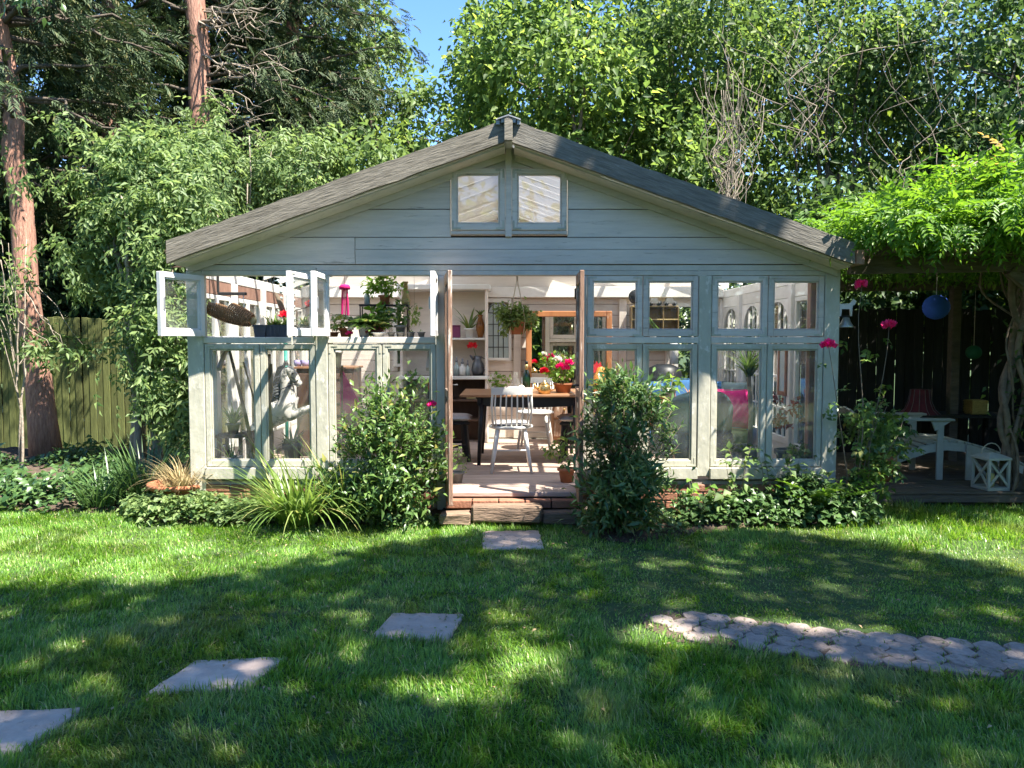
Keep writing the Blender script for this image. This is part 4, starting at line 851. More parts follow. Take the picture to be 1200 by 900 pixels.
# fern
t = thing('fern', 'fern with arching fronds at the right corner post', 'plant', (2.62, 6.5, .1))
for k in range(16):
    a = np.array([rnd.uniform(PI*.9, PI*2.1)]); D = np.stack([np.cos(a)*.6, np.sin(a)*.6, rng.uniform(.7, 1.1, 1)], 1); Ln = rnd.uniform(.35, .6); P, D2, Nm, L, W_ = compound(np.zeros((1, 3)), D, nrm(np.stack([-np.cos(a), -np.sin(a), 1+0*a], 1)), Ln, 16, .075, .016, 1.3, .5); leaves('frond', P, D2, Nm, L, W_, 'leaf_fresh', t, False)

# ---- lawn grass
def inslab(x, y):
    k = np.zeros(len(x), bool)
    for (cx, cyy, w_, d_, rz, sk) in STONES:
        c_, s_ = math.cos(-rz), math.sin(-rz); u = (x-cx)*c_-(y-cyy)*s_; v = (x-cx)*s_+(y-cyy)*c_; u = u-v*sk; k |= (abs(u) < w_/2-.015-.015*np.sin(v*60)) & (abs(v) < d_/2-.02-.012*np.sin(u*70))
    return k
n = 900000
yy = 1.9+(rng.random(n)**1.25)*5.2; xx = rng.uniform(-1, 1, n)*(.72*yy+.35)
keep = (yy < bed_edge(xx)+.05) & ~inslab(xx, yy)
pn = vnoise(xx+50, yy+50, 1.6, 3)*.6+vnoise(xx+50, yy+50, 5, 4)*.4
thin = np.where((xx > .8) & (yy > 4.35) & (yy < 5.9), np.where(vnoise(xx+50, yy+50, 2.1, 31)*.6+vnoise(xx+50, yy+50, 7, 32)*.4 > .54, .3, .8), 1.0)*np.where(vnoise(xx+50, yy+50, 3.1, 33)*.65+vnoise(xx+50, yy+50, 9, 34)*.35 > .74, .4, 1)
keep &= rng.random(n) < (.32+.5*pn)*thin
xx, yy, pn = xx[keep], yy[keep], pn[keep]
# keep pavers clear
ok = np.ones(len(xx), bool); near = np.where((xx > .5) & (abs(yy-path_y(xx)) < .45))[0]
d2 = ((xx[near, None]-PAV[None, :, 0])**2+(yy[near, None]-PAV[None, :, 1])**2).min(1); inpath = abs(yy[near]-path_y(xx[near])) < .3
ok[near] = (d2 > .062**2) & (~inpath | (rng.random(len(near)) < .25))
xx, yy, pn = xx[ok], yy[ok], pn[ok]
if len(xx) > 330000: xx, yy, pn = xx[:330000], yy[:330000], pn[:330000]
n = len(xx); hg = .78*(.026+.03*pn+.014*vnoise(xx+50, yy+50, 9, 8))*(.55+.95*vnoise(xx+50, yy+50, 13, 9))
hg = hg*np.where(xx*.0+yy < path_y(np.maximum(xx, .7))-.2, 1.25, 1.0)*np.where((xx > 2.7) & (yy > 5.6), 1.7, 1)*np.where((xx > .6) & (yy > path_y(np.maximum(xx, .7))+.2) & (yy < 5.6), .62, 1)
dirn = vnoise(xx+50, yy+50, 2.5, 5)*2*PI*1.5+rng.normal(0, 1.1, n)
gr = blades('grass', np.stack([xx, yy, np.full(n, -.002)], 1), dirn, hg*rng.uniform(.6, 1.35, n), .0052*rng.uniform(.6, 1.4, n)*(.75+.08*yy), rng.uniform(.3, 1.5, n), 'grassblade', None, 2)
tag(gr, 'short lawn grass with dry patches and shaggy edges', 'grass', kind='stuff')
# daisies and fallen leaves
k = 260; fx = rng.uniform(-2.6, 3.2, k); fy = rng.uniform(2.9, 5.9, k); D = nrm(rng.normal(size=(k, 3))*np.array([1, 1, .15])); fo = leaves('fallen_leaves', np.stack([fx, fy, np.full(k, .03)], 1), D, nrm(np.array([0, 0, 1])+rng.normal(size=(k, 3))*.3), .03*rng.uniform(.4, 1.2, k), .014, 'fallen', None); tag(fo, 'small dry fallen leaves scattered on the right lawn', 'leaves', kind='stuff')
# ================================================================== FENCES
def fence(label, x0, x1, y0, y1, h_, bw_, mat, jit=.01):
    d = Vector((x1-x0, y1-y0, 0)); L_ = d.length; t = thing('board_fence', label, 'fence', (x0, y0, 0), math.atan2(d.y, d.x), 'board fences')
    me = [MB().cbox(.002, bw_-.004, 0, .018, .05, h_+rnd.uniform(-jit, jit), .004).mesh('board', mat) for _ in range(4)]
    n = int(L_/bw_)
    for i in range(n): put('board', me[rnd.randrange(4)], t, (i*bw_, rnd.uniform(-.003, .003)+(.012 if i % 2 else 0), rnd.uniform(-.01, .01)), (0, rnd.gauss(0, .004), 0))
    for z in (.35, h_-.3): MB().cbox(0, L_, .032, .08, z, z+.08, .005).build('rail', mat, t)
    x = 0
    while x < L_: MB().cbox(x, x+.09, .081, .17, 0, h_+.03, .006).build('post', mat, t); x += 1.8
    return t
fence('mossy green board fence behind the leaning trunk on the left', -8.2, -2.95, 10.75, 10.45, 1.86, .098, 'fence_green')
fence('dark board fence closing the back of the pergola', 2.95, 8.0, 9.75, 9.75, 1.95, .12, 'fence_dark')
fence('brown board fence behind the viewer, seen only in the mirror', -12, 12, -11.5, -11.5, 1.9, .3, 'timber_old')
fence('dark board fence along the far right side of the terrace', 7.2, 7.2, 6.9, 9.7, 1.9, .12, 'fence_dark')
# low far hedge so that the garden is closed all round
for px, lb_ in ((1010, 'dark clipped hedge section behind the terrace near the house'), (1180, 'dark clipped hedge section behind the terrace at the right edge'), (1390, 'dark clipped hedge section beyond the right edge')):
    tree('hedge', lb_, 'hedge', (at(px, 400, 11.2).x, 11.2, 0), [cr_(px, 330, 11.2, 120, 105, .5, 90, 8500, .36)], 'leaf_dark', (.12, .08), 3, .05, group='hedges behind the terrace')
tree('evergreen_tree', 'unseen dark evergreen added beyond the right edge to shade the terrace', 'tree', (8.3, 8.6, 0), [((8.0, 8.4, 4.4), (2.2, 1.4, 1.8), 110, 9000, .5)], 'leaf_dark', (.15, .1), 2, .12, group=GB)  # out of view, added to keep the sun off the back of the terrace
# ================================================================== PERGOLA AND TERRACE
tr = thing('terrace', 'low wooden terrace of dark boards beside the house', 'terrace', (3.02, 7.12, 0)); tr['kind'] = 'structure'; del tr['category']
pm = MB().cbox(0, 4.1, 0, .118, -.025, 0, .004).mesh('plank', 'timber_old')
for i in range(21): put('plank', pm, tr, (0, i*.123, .14+rnd.uniform(-.002, .002)))
MB().cbox(0, 4.1, .01, .06, .035, .113, .006).build('fascia_board', 'timber_old', tr)
for x in (.3, 1.2, 2.1, 3.0): MB().cbox(x, x+.15, .061, .2, 0, .11, .006).build('support', 'timber_old', tr)
PG = thing('pergola', 'old timber pergola joining the house corner, carrying the climber', 'pergola', (2.9, 6.7, 0))
m = MB(); m.bar((.0, -.05, 2.2), (4.2, -.15, 2.26), .07, .15); m.build('beam', 'timber_old', PG)
m = MB(); m.bar((.0, 2.4, 2.2), (4.2, 2.4, 2.24), .07, .15); m.build('beam', 'timber_old', PG)
for k, x in enumerate((.25, .75, 1.25, 1.75, 2.25, 2.75, 3.25)): m = MB(); m.bar((x, -.35, 2.33), (x+.04, 2.7, 2.33), .05, .1); m.build('rafter', 'timber_old', PG)
for x, y, w_ in ((2.02, -.1, .11), (.42, 2.35, .07), (2.3, 2.35, .1)): MB().cbox(x-w_/2, x+w_/2, y-w_/2, y+w_/2, 0, 2.2, .006).build('post', 'timber_old', PG)
m = MB(); m.bar((1.35, -.1, 2.15), (1.98, -.1, 1.62), .06, .08); m.build('brace', 'timber_old', PG)
m = MB(); m.bar((.7, -.28, 2.3), (1.9, -.02, 2.33), .04, .09); m.build('rafter', 'timber_old', PG)
# climber
wv = thing('climber', 'bright green wisteria heaped over the pergola roof', 'climber', (4.78, 7.2, .1))
b = np.array([4.78, 7.2, .1]); PP, OO = [], []
for (c, r_, nc, nl, cr) in (((3.35, 6.7, 2.5), (.5, .7, .18), 34, 600, .2), ((4.0, 6.7, 2.6), (.7, .9, .33), 70, 1500, .22), ((4.9, 6.7, 2.68), (.8, 1.0, .36), 80, 1700, .22), ((5.9, 6.8, 2.68), (.8, 1.1, .4), 70, 1500, .25), ((6.9, 7.0, 2.6), (.8, 1.2, .4), 60, 1200, .25), ((4.2, 8.3, 2.55), (1.3, .9, .3), 70, 1500, .25), ((5.8, 8.4, 2.55), (1.3, .9, .3), 70, 1500, .25), ((4.4, 9.3, 2.6), (1.4, .6, .25), 50, 1100, .25), ((6.0, 9.3, 2.6), (1.3, .6, .25), 50, 1100, .25)):
    P, o = crown(c, r_, nc, nl, cr, .35, zmin=2.4); PP.append(P); OO.append(o)
P = np.concatenate(PP)-b; out = np.concatenate(OO); D, Nm = leafdirs(out, .25, up=.9); n = len(P); P, D, Nm, L, W_ = compound(P, D, Nm, .24*rng.uniform(.7, 1.2, n), 5, .078, .03, .95, .3); leaves('foliage', P, D, Nm, L, W_, 'leaf_wisteria', wv, False)
n = 22; P = np.stack([rng.uniform(3.75, 5.0, n), rng.uniform(6.3, 7.2, n), rng.uniform(2.95, 3.12, n)], 1)-b; D = nrm(np.stack([rng.normal(0, .7, n), rng.normal(-.1, .4, n), rng.uniform(.05, .6, n)], 1)); P, D, Nm, L, W_ = compound(P, D, np.tile([[0, -.5, .8]], (n, 1)), .22, 5, .07, .026, .95, .3); leaves('young_leaves', P, D, Nm, L, W_, 'leaf_wisteria_young', wv, False)
m = MB()
for k in range(7): a = rnd.uniform(0, 6.28); m.tube(curvy((.0+.12*math.cos(a), .0+.1*math.sin(a), 0), (rnd.uniform(-.2, .25), rnd.uniform(-.2, .3), 2.35), 22, .09, 7), rnd.uniform(.012, .035), 7)
for k in range(6): m.tube(curvy((.1, 0, rnd.uniform(.4, 1.4)), (rnd.uniform(-.5, .2), rnd.uniform(-.2, .2), 2.2), 20, .12, 5), rnd.uniform(.006, .012), 5)
m.build('stem', 'twig', wv)
for k in range(7): x = rnd.uniform(-1.7, .2); MB().tube(curvy((x, rnd.uniform(-.6, -.1), 2.45), (x+rnd.uniform(-.7, .2), rnd.uniform(-.9, -.4), 2.95), 12, .1, 4), .006, 5).build('shoot', 'vinewood', wv)
leaves('trunk_foliage', *(lambda P: (P, *leafdirs(rdir(len(P)), .5)))(np.stack([rng.normal(.12, .16, 420), rng.normal(0, .12, 420), rng.uniform(.5, 2.3, 420)], 1)), .07, .035, 'leaf_dark', wv, False)
# chair with leg rest
ch = thing('adirondack_chair', 'white wooden garden lounge chair with curved leg rest on the terrace', 'chair', (4.32, 8.05, .142), R(-4))
def slat_rail(yy):
    top = [(-.5, .18), (-.3, .27), (-.05, .36), (.12, .385), (.3, .37), (.55, .30), (.8, .19), (.95, .10)]; m = MB()
    for i in range(len(top)-1): a, b_ = top[i], top[i+1]; m.add([(a[0], yy, a[1]-.085), (b_[0], yy, b_[1]-.085), (b_[0], yy, b_[1]), (a[0], yy, a[1]), (a[0], yy+.024, a[1]-.085), (b_[0], yy+.024, b_[1]-.085), (b_[0], yy+.024, b_[1]), (a[0], yy+.024, a[1])], [(0, 1, 2, 3), (7, 6, 5, 4), (0, 4, 5, 1), (1, 5, 6, 2), (2, 6, 7, 3), (3, 7, 4, 0)])
    return m, top
for yy in (-.29, .27): slat_rail(yy)[0].build('side_rail', 'white_worn', ch)
top = slat_rail(0)[1]
for i in range(17):
    x = -.28+i*.075; z = np.interp(x, [p[0] for p in top], [p[1] for p in top]); sl_ = np.interp(x+.02, [p[0] for p in top], [p[1] for p in top])-np.interp(x-.02, [p[0] for p in top], [p[1] for p in top])
    MB().cbox(-.031, .031, -.3, .3, 0, .018, .004).build('seat_slat', 'white_worn', ch, (x, 0, z+.003), (0, -math.atan2(sl_, .04), 0))
for yy in (-.315, .295): MB().cbox(.01, .075, yy, yy+.024, 0, .60, .004).build('front_leg', 'white_worn', ch); MB().cbox(.3, .355, yy, yy+.024, 0, .36, .004).build('rest_leg', 'white_worn', ch); MB().prism([(-.02, .5), (.13, .6), (-.06, .6)], yy-.02, yy-.001, 'y').build('arm_bracket', 'white_worn', ch)
for yy in (-.36, .25): MB().cbox(-.42, .16, yy, yy+.12, .602, .625, .006).build('arm', 'white_worn', ch)
for k in range(5): yy = -.26+k*.108; MB().bar((-.28, yy+.045, .24), (-.8, yy+.045, .66+.05*math.sin(PI*(k+.5)/5)), .095, .018, up=(.6, 0, .8)).build('back_slat', 'white_worn', ch)
MB().tube([(-.46, -.27, 0), (-.44, -.27, .6)], .02, 6).build('rear_leg', 'white_worn', ch); MB().tube([(-.46, .25, 0), (-.44, .25, .6)], .02, 6).build('rear_leg', 'white_worn', ch)
# white lantern
ln = thing('lantern', 'white wooden lantern with a candle at the terrace edge', 'lantern', (4.56, 7.26, .142), R(8)); h_ = .29; q = .115
m = MB(); m.cbox(-q, q, -q, q, 0, .03, .004); m.build('base', 'white_worn', ln)
for sx in (-1, 1):
    for sy in (-1, 1): MB().cbox(sx*q-.013*(1+sx), sx*q+.013*(1-sx), sy*q-.013*(1+sy), sy*q+.013*(1-sy), .03, h_, .003).build('corner_post', 'white_worn', ln)
for sd in range(4):
    m = MB(); rot = Matrix.Rotation(sd*PI/2, 3, 'Z')
    for a, b_ in (((-.1, .04), (.1, h_-.01)), ((.1, .04), (-.1, h_-.01))): m.bar(rot @ Vector((a[0], -q+.012, a[1])), rot @ Vector((b_[0], -q+.012, b_[1])), .014, .02)
    m.build('lattice', 'white_worn', ln)
MB().lathe([(.17, h_), (.17, h_+.02), (.05, h_+.06), (0, h_+.06)], (0, 0, 0), 4, ax=Matrix.Rotation(PI/4, 3, 'Z'), smooth=False).build('roof', 'white_worn', ln); MB().lathe([(.035, .03), (.035, .15), (0, .15)], n=12).build('candle', 'candle', ln)
MB().tube([(-.1*math.cos(t_), 0, h_+.05+.1*math.sin(t_)) for t_ in np.linspace(0, PI, 9)], .005, 5).build('handle', 'rope', ln)
# paper lanterns
def paper(label, p, r_, mat, hang):
    t = thing('paper_lantern', label, 'paper lantern', p, 0, 'paper lanterns under the pergola'); m = MB(); prof = []
    for i in range(25): a = PI*(i+.6)/25.2; prof.append((r_*math.sin(a)*(1.0 if i % 2 else .965), -r_*.95*math.cos(a)))
    m.lathe(prof, n=20); m.build('shade', mat, t); MB().tube([(0, 0, r_*.9), (0, 0, hang)], .003, 4).build('cord', 'rope', t)
paper('blue ribbed paper lantern hanging under the pergola', at(1097, 360, 7.8), .13, 'paperblue', .38); paper('small dark green paper lantern deep under the pergola', at(1141, 413, 8.8), .085, 'papergreen', .8)
# table with lampshade and wicker box
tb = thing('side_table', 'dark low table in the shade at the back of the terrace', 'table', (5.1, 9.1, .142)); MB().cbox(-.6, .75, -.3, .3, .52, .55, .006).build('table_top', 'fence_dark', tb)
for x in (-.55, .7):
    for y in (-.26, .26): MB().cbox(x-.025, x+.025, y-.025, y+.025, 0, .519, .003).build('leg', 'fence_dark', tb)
p = Vector((4.82, 9.05, .142+.551)); t = thing('lamp_shade', 'dark red flared fabric lampshade with pale ribs on the dark table', 'lampshade', p); t.scale = (.8, .8, .8); MB().lathe([(.27, 0), (.2, .07), (.155, .18), (.13, .36)], n=12, smooth=False).build('shade', 'lampred', t)
for k in range(12): a = 2*PI*k/12; MB().tube([(r_*math.cos(a), r_*math.sin(a), z) for r_, z in ((.275, 0), (.204, .07), (.159, .18), (.133, .36))], .004, 4).build('rib', 'pot_grey', t)
t = thing('wicker_box', 'gold woven candle box on the dark table', 'box', (5.45, 9.0, .142+.551)); m = MB(); m.cbox(-.09, .09, -.09, .09, 0, .17, .008); m.build('body', 'gold', t)
for k in range(8): MB().box(-.094, .094, -.094, .094, .008+k*.02, .018+k*.02).build('weave_band', 'gold', t)
# cat silhouette and bell on the corner post
t = thing('bell', 'grey metal bell with a cat figure hung beside the right corner post', 'bell', (2.93, 6.76, 1.67)); MB().lathe([(.0, 0), (.068, 0), (.06, .015), (.038, .05), (.026, .085), (0, .09)], n=14).build('bell_cup', 'metal', t)
MB().prism([(-.06, .1), (-.045, .1), (-.04, .16), (.03, .16), (.035, .1), (.05, .1), (.055, .19), (.075, .2), (.085, .23), (.06, .25), (.05, .235), (.03, .21), (-.05, .205), (-.075, .24), (-.085, .235), (-.06, .19)], -.006, .006).build('cat_figure', 'metal', t); MB().tube([(-.08, 0, .09), (0, 0, .097), (.06, 0, .1)], .006, 5).build('bracket', 'iron', t)
# rose in a pot
def flower(name, par, c, r_, mat, n=46):
    d = rdir(n); d[:, 2] = abs(d[:, 2])*.8; P = np.array(c)+d*r_*.35; return leaves(name, P, nrm(d+np.array([0, 0, .3])), rdir(n), r_*rng.uniform(.8, 1.1, n), r_*.95, mat, par, True, .3, -.2)
RP = thing('rose_bush', 'leggy rose with tall stems and three pink blooms before the right corner post', 'rose', (2.98, 6.6, .03))
o_ = Vector((2.98, 6.6, .03)); tips = [at(1010, 336, 6.55)-o_, at(1042, 383, 6.6)-o_, at(971, 406, 6.4)-o_]; m = MB(); PP = []
for tp in tips+[Vector((.25, .05, 1.05)), Vector((.05, 0, 1.0)), Vector((.4, 0, .85)), Vector((.3, .1, .95)), Vector((.12, -.1, .8)), Vector((.45, .05, .65)), Vector((.2, 0, .6)), Vector((.35, .1, .5))]:
    w_ = curvy((rnd.gauss(0, .02), rnd.gauss(0, .02), 0), tp, 8, .03, 3); m.tube(w_, [.007-.0006*i for i in range(9)], 5)
    for q in range(22 if tp.z < 1.08 else 16):
        u = rnd.uniform(.35, .97)*8; i = int(u); p = w_[i].lerp(w_[i+1], u-i)
        if p.z < 1.05 or rnd.random() < .35: PP.append(p+Vector((rnd.gauss(0, .06), rnd.gauss(0, .06), rnd.gauss(0, .04))))
m.build('stem', 'twig', RP); P = np.array([tuple(p) for p in PP]); n = len(P); D, Nm = leafdirs(rdir(n), .3, up=.9); P, D, Nm, L, W_ = compound(P, D, Nm, .1, 2, .062, .038, .95, .2); leaves('foliage', P, D, Nm, L, W_, 'leaf_shrub', RP)
t = thing('potted_shrub', 'leafy shrub in a terracotta pot on the terrace behind the rose', 'potted plant', (3.72, 7.75, .142)); MB().lathe([(0, 0), (.12, 0), (.16, .2), (.175, .2), (.175, .26), (.15, .26), (.14, .22), (0, .21)], n=20).build('pot', 'terracotta', t)
P, out = crown((0, 0, .5), (.28, .25, .28), 30, 420, .1, .3, zmin=.24); D, Nm = leafdirs(out, .2, up=.9); leaves('foliage', P, D, Nm, .085*rng.uniform(.7, 1.2, len(P)), .05, 'leaf_shrub_b', t)
for tp in tips: flower('bloom', RP, tp, .055, 'petal_pink')
flower('bloom', thing('small_rose', 'small red flowers at the top of the left shrub', 'flower', (-.66, 6.3, 1.02)), (0, 0, 0), .035, 'petal_pink')
# terracotta bowl on the left
t = thing('bowl_planter', 'shallow terracotta bowl with a dry tangled plant left of the house', 'planter', (-2.98, 6.86, .1)); MB().lathe([(0, 0), (.16, 0), (.235, .1), (.27, .15), (.285, .15), (.285, .185), (.25, .185), (.23, .15), (0, .14)], n=24).build('bowl', 'terracotta', t)
n = 160; a = rng.uniform(0, 2*PI, n); blades('dry_plant', np.stack([.12*np.cos(a), .12*np.sin(a), np.full(n, .14)], 1), a+rng.normal(0, .6, n), .36*rng.uniform(.5, 1.2, n), .007*np.ones(n), 1.9*rng.uniform(.4, 1.2, n), 'leaf_dry', t, 4)
# ================================================================== THINGS INSIDE THE HOUSE
def potprof(r, h_, lip=.012): return [(0, 0), (r*.72, 0), (r*.95, h_*.82), (r+lip, h_*.83), (r+lip, h_), (r*.88, h_), (r*.84, h_*.88), (0, h_*.86)]
def potted(name, label, loc, r, h_, pmat, kind, n, size, lmat, spread=.12, hh=.12, group=None, leaf=.05):
    """pot with a plant: kind bush / strap / fern"""
    t = thing(name, label, 'potted plant', loc, 0, group); MB().lathe(potprof(r, h_), n=16).build('pot', pmat, t)
    if kind == 'bush':
        P, out = crown((0, 0, h_+hh), (spread, spread, hh), max(8, n//14), n, size, .3, zmin=h_*.8); D, Nm = leafdirs(out, .1, up=.8); L = leaf*rng.uniform(.7, 1.25, len(P)); leaves('foliage', P, D, Nm, L, L*.62, lmat, t)
    elif kind == 'strap':
        a = rng.uniform(0, 2*PI, n); blades('foliage', np.stack([.3*r*np.cos(a), .3*r*np.sin(a), np.full(n, h_*.86)], 1), a, size*rng.uniform(.6, 1.15, n), leaf*np.ones(n), 1.5*rng.uniform(.4, 1.3, n), lmat, t, 6)
    else:
        a = rng.uniform(0, 2*PI, n); D = np.stack([np.cos(a), np.sin(a), rng.uniform(.3, 1.3, n)], 1); P, D, Nm, L, W_ = compound(np.tile([[0, 0, h_*.86]], (n, 1)), D, nrm(np.stack([-np.cos(a), -np.sin(a), 1+0*a], 1)), size*rng.uniform(.7, 1.1, n), 7, leaf, leaf*.4, 1.0, .5); leaves('foliage', P, D, Nm, L, W_, lmat, t)
    return t
SH = 1.582; SY = FY+.25
def sx(px, Y=SY): return (px-600)/FPX*Y
# --- shelf behind the upper left windows
potted('potted_plant', 'dark green feathery plant in a pale jug on the window shelf', (sx(427), SY, SH), .055, .105, 'white', 'fern', 34, .27, 'leaf_shrub', leaf=.1)
potted('potted_plant', 'bright broad leafed plant just right of the jug on the shelf', (sx(440), SY+.07, SH), .05, .07, 'pot_grey', 'bush', 90, .05, 'leaf_fresh', .11, .12, leaf=.085)
potted('potted_plant', 'brown pot partly hidden left of the pale jug on the shelf', (sx(405), SY+.03, SH), .06, .085, 'terracotta', 'bush', 20, .03, 'leaf_dark', .05, .03)
potted('potted_plant', 'yellow green plant at the left end of the second shelf bay', (sx(390), SY+.05, SH), .045, .05, 'terracotta', 'bush', 70, .05, 'leaf_lily', .07, .09, leaf=.045)
t = potted('potted_plant', 'dark red succulent in a white bowl on the shelf', (sx(446), SY-.1, SH), .055, .045, 'white', 'bush', 60, .03, 'leaf_red', .07, .03, leaf=.04)
t = thing('cut_flowers', 'small pink and white flowers lying beside the brown pot', 'flowers', (sx(412), SY-.08, SH)); flower('bloom', t, (0, 0, .03), .03, 'petal_pink', 20); flower('bloom', t, (.012, 0, .07), .028, 'petal_white', 20); MB().tube([(0, 0, 0), (.01, 0, .07)], .003, 5).build('stem', 'leaf_fresh', t)
for px, lb_ in ((459, 'small grey pot next to the red succulent bowl'), (470, 'second small grey pot along the shelf edge'), (482, 'third small grey pot along the shelf edge'), (494, 'small grey pot nearest the door post')):
    t = thing('small_pot', lb_, 'pot', (sx(px, SY-.1), SY-.1, SH), 0, 'small grey pots on the shelf'); MB().lathe(potprof(.032, .048, .005), n=14).build('pot_body', 'pot_grey', t); 
    P, out = crown((0, 0, .05), (.02, .02, .01), 5, 12, .01, .3); D, Nm = leafdirs(out); leaves('sprout', P, D, Nm, .02, .012, 'leaf_fresh', t)
ST = thing('wire_stand', 'black wire plant stand on the window shelf', 'stand', (sx(452), SY+.12, SH)); MB().cbox(-.25, .2, -.06, .06, .285, .3, .003).build('stand_top', 'black', ST)
for x in (-.24, .19):
    for y in (-.05, .05): MB().tube([(x, y, 0), (x, y, .286)], .006, 6).build('leg', 'black', ST)
SZ = SH+.302
potted('potted_plant', 'pale green leafy herb in a terracotta pot high on the black stand', (sx(449), SY+.12, SZ), .05, .085, 'terracotta', 'bush', 420, .05, 'leaf_fresh', .15, .09, leaf=.045)
potted('potted_plant', 'trailing ivy in a brown pot at the right of the stand', (sx(470), SY-.02, SH), .045, .11, 'pot_grey', 'bush', 170, .05, 'leaf_shrub', .1, .08, leaf=.05)
t = thing('vase', 'tall narrow beige vase on the black stand', 'vase', (sx(468)+.045, SY+.13, SZ)); MB().lathe([(0, 0), (.04, 0), (.045, .04), (.022, .1), (.018, .19), (.026, .21), (.018, .205), (0, .1)], n=14).build('body', 'straw', t)
t = thing('glass_bottle', 'teal glass bottle on the black stand', 'bottle', (sx(428), SY+.12, SZ)); MB().lathe([(0, 0), (.026, 0), (.028, .08), (.012, .105), (.012, .13), (0, .13)], n=12).build('body', 'glasspale', t)
t = thing('fabric_tassel', 'red fabric rosette with long pink ribbons hanging in the window', 'decoration', (sx(405, 7.2), 7.2, 2.03)); MB().lathe([(0, 0), (.05, .0), (.055, .025), (.035, .045), (0, .05)], n=12).build('rosette', 'cloth_pink', t)
for k in range(5): MB().bar((-.025+.0125*k, 0, 0), (-.035+.018*k, rnd.gauss(0, .01), -.26+rnd.uniform(-.03, .03)), .012, .003).build('ribbon', 'cloth_pink', t)
MB().tube([(0, 0, .05), (0, 0, .34)], .002, 4).build('cord', 'rope', t)
t = thing('dried_bunch', 'small hanging bunch of dried leaves right of the stand', 'dried flowers', (sx(486, 7.4), 7.4, 1.78)); P, out = crown((0, 0, 0), (.035, .035, .1), 10, 60, .03); D, Nm = leafdirs(out, .8); leaves('foliage', P, D, Nm, .05, .02, 'leaf_lily', t); MB().tube([(0, 0, .08), (0, 0, .75)], .002, 4).build('cord', 'rope', t)
# first bay
def trough(label, px0, px1, Y, h_, mat):
    x0, x1 = sx(px0, Y), sx(px1, Y); t = thing('plant_trough', label, 'planter', ((x0+x1)/2, Y, SH)); w_ = (x1-x0)/2; m = MB(); m.prism([(-w_*.9, 0), (w_*.9, 0), (w_, h_), (-w_, h_)], -.06, .06); m.build('trough', mat, t)
    for k in range(7): x = -w_*.85+k*w_*.283; MB().box(x-.006, x+.006, -.066, -.0605, .01, h_-.01).build('rib', mat, t)
    n = 60; a = rng.uniform(0, 2*PI, n); blades('foliage', np.stack([rng.uniform(-w_*.8, w_*.8, n), rng.uniform(-.04, .04, n), np.full(n, h_-.01)], 1), a, .16*rng.uniform(.5, 1.2, n), .022*np.ones(n), 1.8*rng.uniform(.5, 1.2, n), 'leaf_lily', t, 5); return t
trough('dark grey trough with yellow green strap leaves behind the first open window', 314, 346, 7.0, .115, 'darkgrey'); trough('grey green trough seen through the middle open sash', 350, 366, 7.08, .1, 'pot_grey')
t = thing('square_pot', 'empty dark square pot left of the grey trough', 'pot', (sx(307, 6.98), 6.98, SH)); m = MB(); m.prism([(-.045, 0), (.045, 0), (.06, .105), (-.06, .105)], -.05, .05); m.build('pot_body', 'darkgrey', t); MB().cbox(-.066, .066, -.056, .056, .095, .115, .003).build('rim', 'darkgrey', t)
t = thing('driftwood', 'slanting piece of driftwood with red flowers above the trough', 'driftwood', (sx(333, 7.3), 7.3, SH-.02)); MB().tube([(.03, 0, 0), (.02, 0, .2), (-.03, 0, .35), (-.07, 0, .44)], [.02, .025, .028, .015], 8).build('branch', 'twig', t); flower('flower', t, (.03, -.05, .22), .05, 'petal_red', 40); flower('flower', t, (.25, .05, .33), .05, 'petal_red', 40)
MB().tube([(.02, 0, .2), (.12, 0, .28), (.25, .05, .32)], .006, 5).build('twig', 'twig', t)
t = thing('glass_garland', 'string of clear glass drops hanging behind the first open window', 'garland', (sx(338, 7.4), 7.4, 1.62))
for k in range(3):
    for q in range(7): MB().ball((-.06+.06*k, 0, .1+.06*q+.02*k), .017, n=8).build('glass_drop', 'glasspale', t)
    MB().tube([(-.06+.06*k, 0, .05), (-.06+.06*k, 0, .58)], .0015, 4).build('string', 'rope', t)
# hanging wicker basket
t = thing('hanging_basket', 'long tapering wicker basket hung by wires in the first open window', 'basket', (sx(273, 6.95), 6.95, 1.8)); ax = Matrix.Rotation(R(20), 3, 'Y'); m = MB(); n = 26
def bask(u): return .036+.072*math.sin(PI*min(1, .12+.62*(1-u)))**.8
for k in range(22): u = k/21; x = -.19+.37*u; r_ = bask(u); m.tube([ax @ Vector((x, r_*math.cos(a), r_*.85*math.sin(a))) for a in np.linspace(PI*(.86 if u < .45 else .5), PI*(2.14 if u < .45 else 2.5), 16)], .0078, 5)
m.build('weave', 'wicker', t); m = MB()
for a in np.linspace(PI, 2*PI, 11): m.tube([ax @ Vector((-.19+.37*u, bask(u)*math.cos(a)*.97, bask(u)*.83*math.sin(a))) for u in np.linspace(0, 1, 8)], .006, 5)
m.build('rib', 'wicker', t); MB().ball(ax @ Vector((.2, 0, 0)), .035).build('knob', 'straw', t)
for x in (-.02, .1): MB().tube([ax @ Vector((x, 0, .06)), (x, .02, .165)], .004, 5).build('wire', 'white', t)
MB().cbox(-.13, .13, 0, .03, .163, .19, .003).build('hanger_bar', 'iron', t); MB().cbox(-.135, -.115, 0, .02, .188, .55, .003).build('hanger_strap', 'iron', t)
